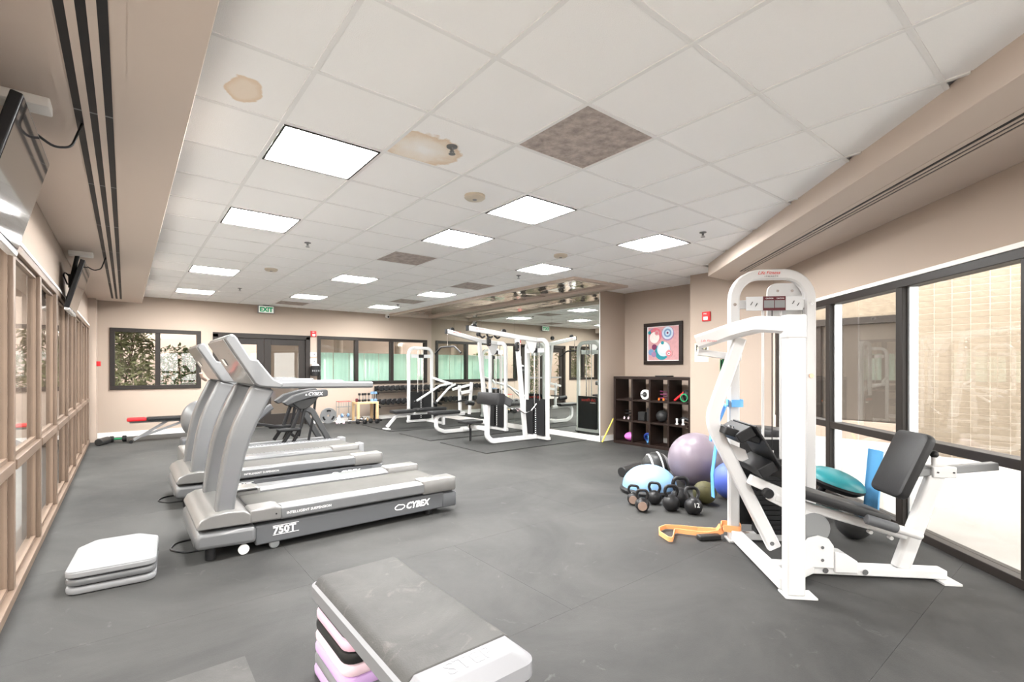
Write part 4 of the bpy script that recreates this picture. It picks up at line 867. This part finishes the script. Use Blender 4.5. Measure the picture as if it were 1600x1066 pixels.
ribbon(fillet([(3.6, 1.93, 0.105), (3.654, 1.983, 0.045), (3.617, 2.125, 0.026), (3.537, 2.249, 0.026), (3.469, 2.323, 0.026), (3.374, 2.319, 0.026), (3.296, 2.265, 0.026), (3.23, 2.135, 0.026), (3.252, 2.117, 0.026), (3.36, 2.176, 0.026), (3.444, 2.224, 0.026), (3.487, 2.131, 0.026), (3.553, 2.007, 0.03), (3.637, 1.921, 0.055), (3.6, 1.9, 0.1)], .03, 3), .036, 'orange', 'strap')
ribbon(fillet([(3.60, 1.90, .095), (3.66, 1.79, .095), (3.77, 1.86, .095), (3.70, 1.97, .095), (3.60, 1.92, .095)], .03, 4), .05, 'orange', 'knot_wrap')
t = thing('resistance_band', 'light blue resistance band tied round the leg press tower and hanging down', 'exercise band', (0, 0, 0))
ribbon(fillet([(3.59, 1.83, 1.06), (3.65, 1.77, 1.06), (3.74, 1.83, 1.06), (3.69, 1.93, 1.06), (3.60, 1.86, 1.06)], .03, 4), .055, 'band', 'wrap')
ribbon([(3.60, 1.88, 1.05), (3.57, 1.94, .88), (3.60, 1.96, .72), (3.58, 1.98, .50), (3.585, 1.975, .32)], .05, 'band', 'tail', (.6, .8, 0))
ribbon([(3.585, 1.90, 1.05), (3.55, 1.96, .90), (3.57, 1.99, .76)], .04, 'band', 'tail', (.6, .8, 0))
one('weight_bar', MB().box(-.09, .09, -.03, .03, 0, .04), 'dgrey', (3.53, 1.98, 0), 'small black weighted bar on the floor under the orange band', 'weights', None, .01, (0, 0, -.55))
one('medicine_ball', MB().sphere((0, 0, .125), .125, 28, 18), 'dgrey', (4.44, 1.29, 0), 'charcoal medicine ball on the floor under the leg press seat rail', 'ball')
one('medicine_ball', MB().sphere((0, 0, .08), .08, 24, 14), 'iron', (4.70, 1.68, 0), 'glossy black ball behind the leg press tower near the window', 'ball')
one('medicine_ball', MB().sphere((0, 0, .095), .095, 24, 14), 'dgrey', (5.02, 1.62, 0), 'dark ball under the teal balance trainer by the window', 'ball')
t = thing('balance_trainer', 'teal balance trainer with black base leaning tilted by the window', 'balance trainer', (5.0, 1.60, .31)); t.rotation_euler = (.28, .10, 0)
MB().sphere((0, 0, 0), .24, 30, 8, 0, (1, 1, .42)).build('dome', 'teal', t); MB().lathe([(.14, -.07), (.20, -.06), (.243, -.02), (.243, .0), (.2, .004)], 30).build('base', 'black', t); MB().cyl((.05, .12, -.30), (.02, .06, -.05), .03, 10).build('peg', 'black', t)
t = thing('exercise_mat', 'rolled light blue exercise mat propped upright against the window', 'mat', (5.165, 1.385, 0), PI/4)
pr = [(.10*math.sin(a), -.05*math.cos(a)) for a in [(-1.5+3.0*k/8) for k in range(9)]]
m = MB().sweep([(0, 0, 0), (0, -.02, .3), (0, -.045, .60)], [(x, y) for x, y in pr]+[(x*.92, y*.75) for x, y in pr[::-1]], (0, 1, 0)); m.build('roll', 'matb', t)
one('leg_curl_pad', MB().rbox(-.15, .15, -.19, .19, 0, .13, .06), 'vinyl', (5.03, 2.22, .605), 'rounded grey pad on a white column behind the weight stack', 'pad')
# the pad above stands on a stool column
t = thing('stool', 'white column stool carrying the rounded grey pad behind the leg press tower', 'stool', (5.03, 2.22, 0)); MB().lathe([(.10, 0), (.10, .02), (.04, .04), (.035, .57), (.09, .60), (0, .60)], 20).build('column', 'white', t)

# ------------------------------------------------------------------ back wall: rack, table, dumbbells
def dumbbell(loc, rz, mh, mg, label, group, L=.24, r=.06, up=False):
    t = thing('dumbbell', label, 'dumbbell', loc, rz, group)
    z = r if not up else 0
    for s in (-1, 1):
        a, b = s*L*.24, s*L*.5
        if up: MB().cyl((0, 0, L/2+min(a, b)), (0, 0, L/2+max(a, b)), r, 12, .008).build('head', mh, t)
        else: MB().cyl((0, min(a, b), z), (0, max(a, b), z), r, 12, .01).build('head', mh, t)
    (MB().cyl((0, 0, L*.2), (0, 0, L*.8), r*.32, 10) if up else MB().cyl((0, -L*.3, z), (0, L*.3, z), r*.3, 10)).build('handle', mg, t)
    return t
t = thing('dumbbell_rack', 'long black two-tier dumbbell rack along the back wall under the window', 'rack', (4.98, 11.55, 0))
for x in (.02, 1.62): MB().rect([(x, .36, .0), (x, .30, .86)], .06, .05, (1, 0, 0)).build('post', 'black', t); MB().box(x-.03, x+.03, -.05, .42, 0, .05).build('foot', 'black', t, .008)
for z, y in ((.36, .05), (.70, .16)):
    for q in (0, .17): MB().bar((-.02, y+q, z-.002+q*.12), (1.68, y+q, z-.002+q*.12), .05, .012).build('tier_rail', 'black', t)
    for x in (.02, 1.62): MB().bar((x, y-.03, z-.02), (x, .36, z+.03), .05, .03, (1, 0, 0)).build('tier_arm', 'black', t)
p0 = None
for tier, (z, y) in enumerate(((.375, .135), (.715, .245))):
    for k in range(11):
        loc = (4.98+.10+k*.139, 11.55+y, z+.025)
        lab = f"black dumbbell in the {'lower' if tier == 0 else 'upper'} row of the rack, {ORD[k]} from the wooden table"
        if p0 is None: p0 = dumbbell(loc, 0, 'iron', 'steel', lab, 'dumbbells on the rack', .26, .068)
        else: d = copy_tree(p0, None, loc, 0, lab)
t = thing('side_table', 'low pale wooden table carrying upright dumbbells beside the dumbbell rack', 'table', (4.36, 11.42, 0))
MB().box(0, .54, 0, .40, .45, .50).build('table_top', 'wood', t, .006)
for x in (0, .48):
    for y in (0, .34): MB().box(x, x+.06, y, y+.06, 0, .45).build('leg', 'wood', t, .004)
for k in range(4): dumbbell((4.48+.075*k, 11.60-.03*(k % 2), .50), 0, 'iron', 'steel', f'black and chrome dumbbell standing on end on the wooden table, {ORD[k]} from the red jar', 'upright dumbbells on the table', .21, .034, True)
for k in range(2): dumbbell((4.78+.085*k, 11.54, .50), 0, 'p_blue', 'steel', ('blue dumbbell standing on end on the wooden table, '+('next to the black ones' if k == 0 else 'next to the rack')), 'upright blue dumbbells on the table', .24, .04, True)
one('small_jar', MB().lathe([(.03, 0), (.034, .01), (.034, .07), (.022, .085), (0, .087)], 14), 'maroon', (4.40, 11.56, .50), 'small dark red jar at the end of the wooden table', 'jar')
t = thing('weight_plate', 'grey round weight plate with grip holes leaning against the back wall', 'weight plate', (3.80, 11.84, 0)); t.rotation_euler = (.16, 0, 0)
MB().lathe([(.03, -.012), (.06, -.02), (.12, -.012), (.16, -.02), (.19, -.02), (.19, .02), (.03, .02), (.03, -.012)], 32, (0, 0, .19), (0, 1, 0)).build('disc', 'grey', t)
for a in (PI/2, PI/2+2*PI/3, PI/2-2*PI/3): 
    MB().sweep([(.125*math.cos(a+q), -.021, .19+.125*math.sin(a+q)) for q in (-.4, -.2, 0, .2, .4)], [(-.02, -.002), (.02, -.002), (.02, .003), (-.02, .003)], (0, 1, 0)).build('grip_hole', 'black', t)
t = thing('wire_rack', 'small wire storage rack with a red top rail against the back wall', 'rack', (4.02, 11.70, 0))
for x in (0, .30):
    for y in (0, .2): MB().cyl((x, y, 0), (x, y, .52), .007, 8).build('post', 'grey', t)
for z in (.12, .38, .51):
    MB().tube([(0, 0, z), (.30, 0, z), (.30, .2, z), (0, .2, z)], .005, 6, (0, 0, 1), True).build('rim', 'red' if z > .5 else 'grey', t)
    if z < .5:
        for k in range(6): MB().cyl((.03+.048*k, 0, z), (.03+.048*k, .2, z), .003, 6).build('shelf_wire', 'grey', t)
for k in range(4): MB().cyl((.05+.06*k, -.005, .38), (.05+.06*k, -.005, .50), .004, 6).build('hanging_rod', 'grey', t)
one('water_bottle', MB().lathe([(.03, 0), (.034, .01), (.034, .14), (.014, .18), (.014, .20), (0, .20)], 14), 'print_', (3.99, 11.62, 0), 'white bottle standing beside the wire rack', 'bottle')
dumbbell((4.20, 11.80, .126), PI/2, 'p_blue', 'steel', 'blue dumbbell lying on the lower shelf of the wire rack', None, .2, .045)
for x, y, rz, mh, lab in ((3.96, 11.44, 1.2, 'pinkl', 'pale vinyl dumbbell lying on the floor by the weight plate'), (4.26, 11.40, .9, 'steel', 'chrome headed dumbbell lying on the floor by the wire rack'), (4.36, 11.16, .6, 'iron', 'large black dumbbell lying on the floor before the wire rack'), (4.66, 11.14, .5, 'iron', 'black dumbbell with chrome handle on the floor before the wooden table'), (4.62, 11.68, .3, 'steel', 'chrome dumbbell lying on the floor under the wooden table')): dumbbell((x, y, 0), rz, mh, 'steel', lab, None, .26 if mh != 'pinkl' else .2, .058 if mh != 'pinkl' else .045)

# ------------------------------------------------------------------ incline bench and corner weights
t = thing('weight_bench', 'flat weight bench with black pad and red end near the garden window', 'weight bench', (0, 11.05, 0))
MB().rbox(.30, .98, -.13, .13, .37, .43, .04).build('back_pad', 'vinyl', t); MB().rbox(.02, .30, -.13, .13, .375, .43, .04).build('seat_pad', 'red', t)
MB().rect([(.06, 0, .355), (1.0, 0, .35)], .04, .05, (0, 1, 0)).build('frame_rail', 'grey', t)
MB().rect([(.62, 0, .35), (.12, 0, .03)], .045, .05, (0, 1, 0)).build('front_leg', 'lgrey', t); MB().rect([(.95, 0, .35), (.12, 0, .05)], .04, .04, (0, 1, 0)).build('brace', 'lgrey', t); MB().rect([(.80, 0, .35), (1.05, 0, .03)], .045, .05, (0, 1, 0)).build('rear_leg', 'lgrey', t)
for x in (.08, 1.05): MB().cyl((x, -.24, .03), (x, .24, .03), .03, 12).build('foot_bar', 'black' if x < .5 else 'lgrey', t)
dumbbell((-.10, 11.22, 0), PI/2-.1, 'iron', 'greenb', 'black dumbbell with green handle on the floor by the corner pier', None, .24, .055)
one('foam_roller', MB().cyl((-.16, 0, .06), (.16, 0, .06), .06, 20, .008), 'dgrey', (-.30, 10.98, 0), 'black roller on the floor in the corner by the left windows', 'foam roller', rot=(0, 0, 1.2))
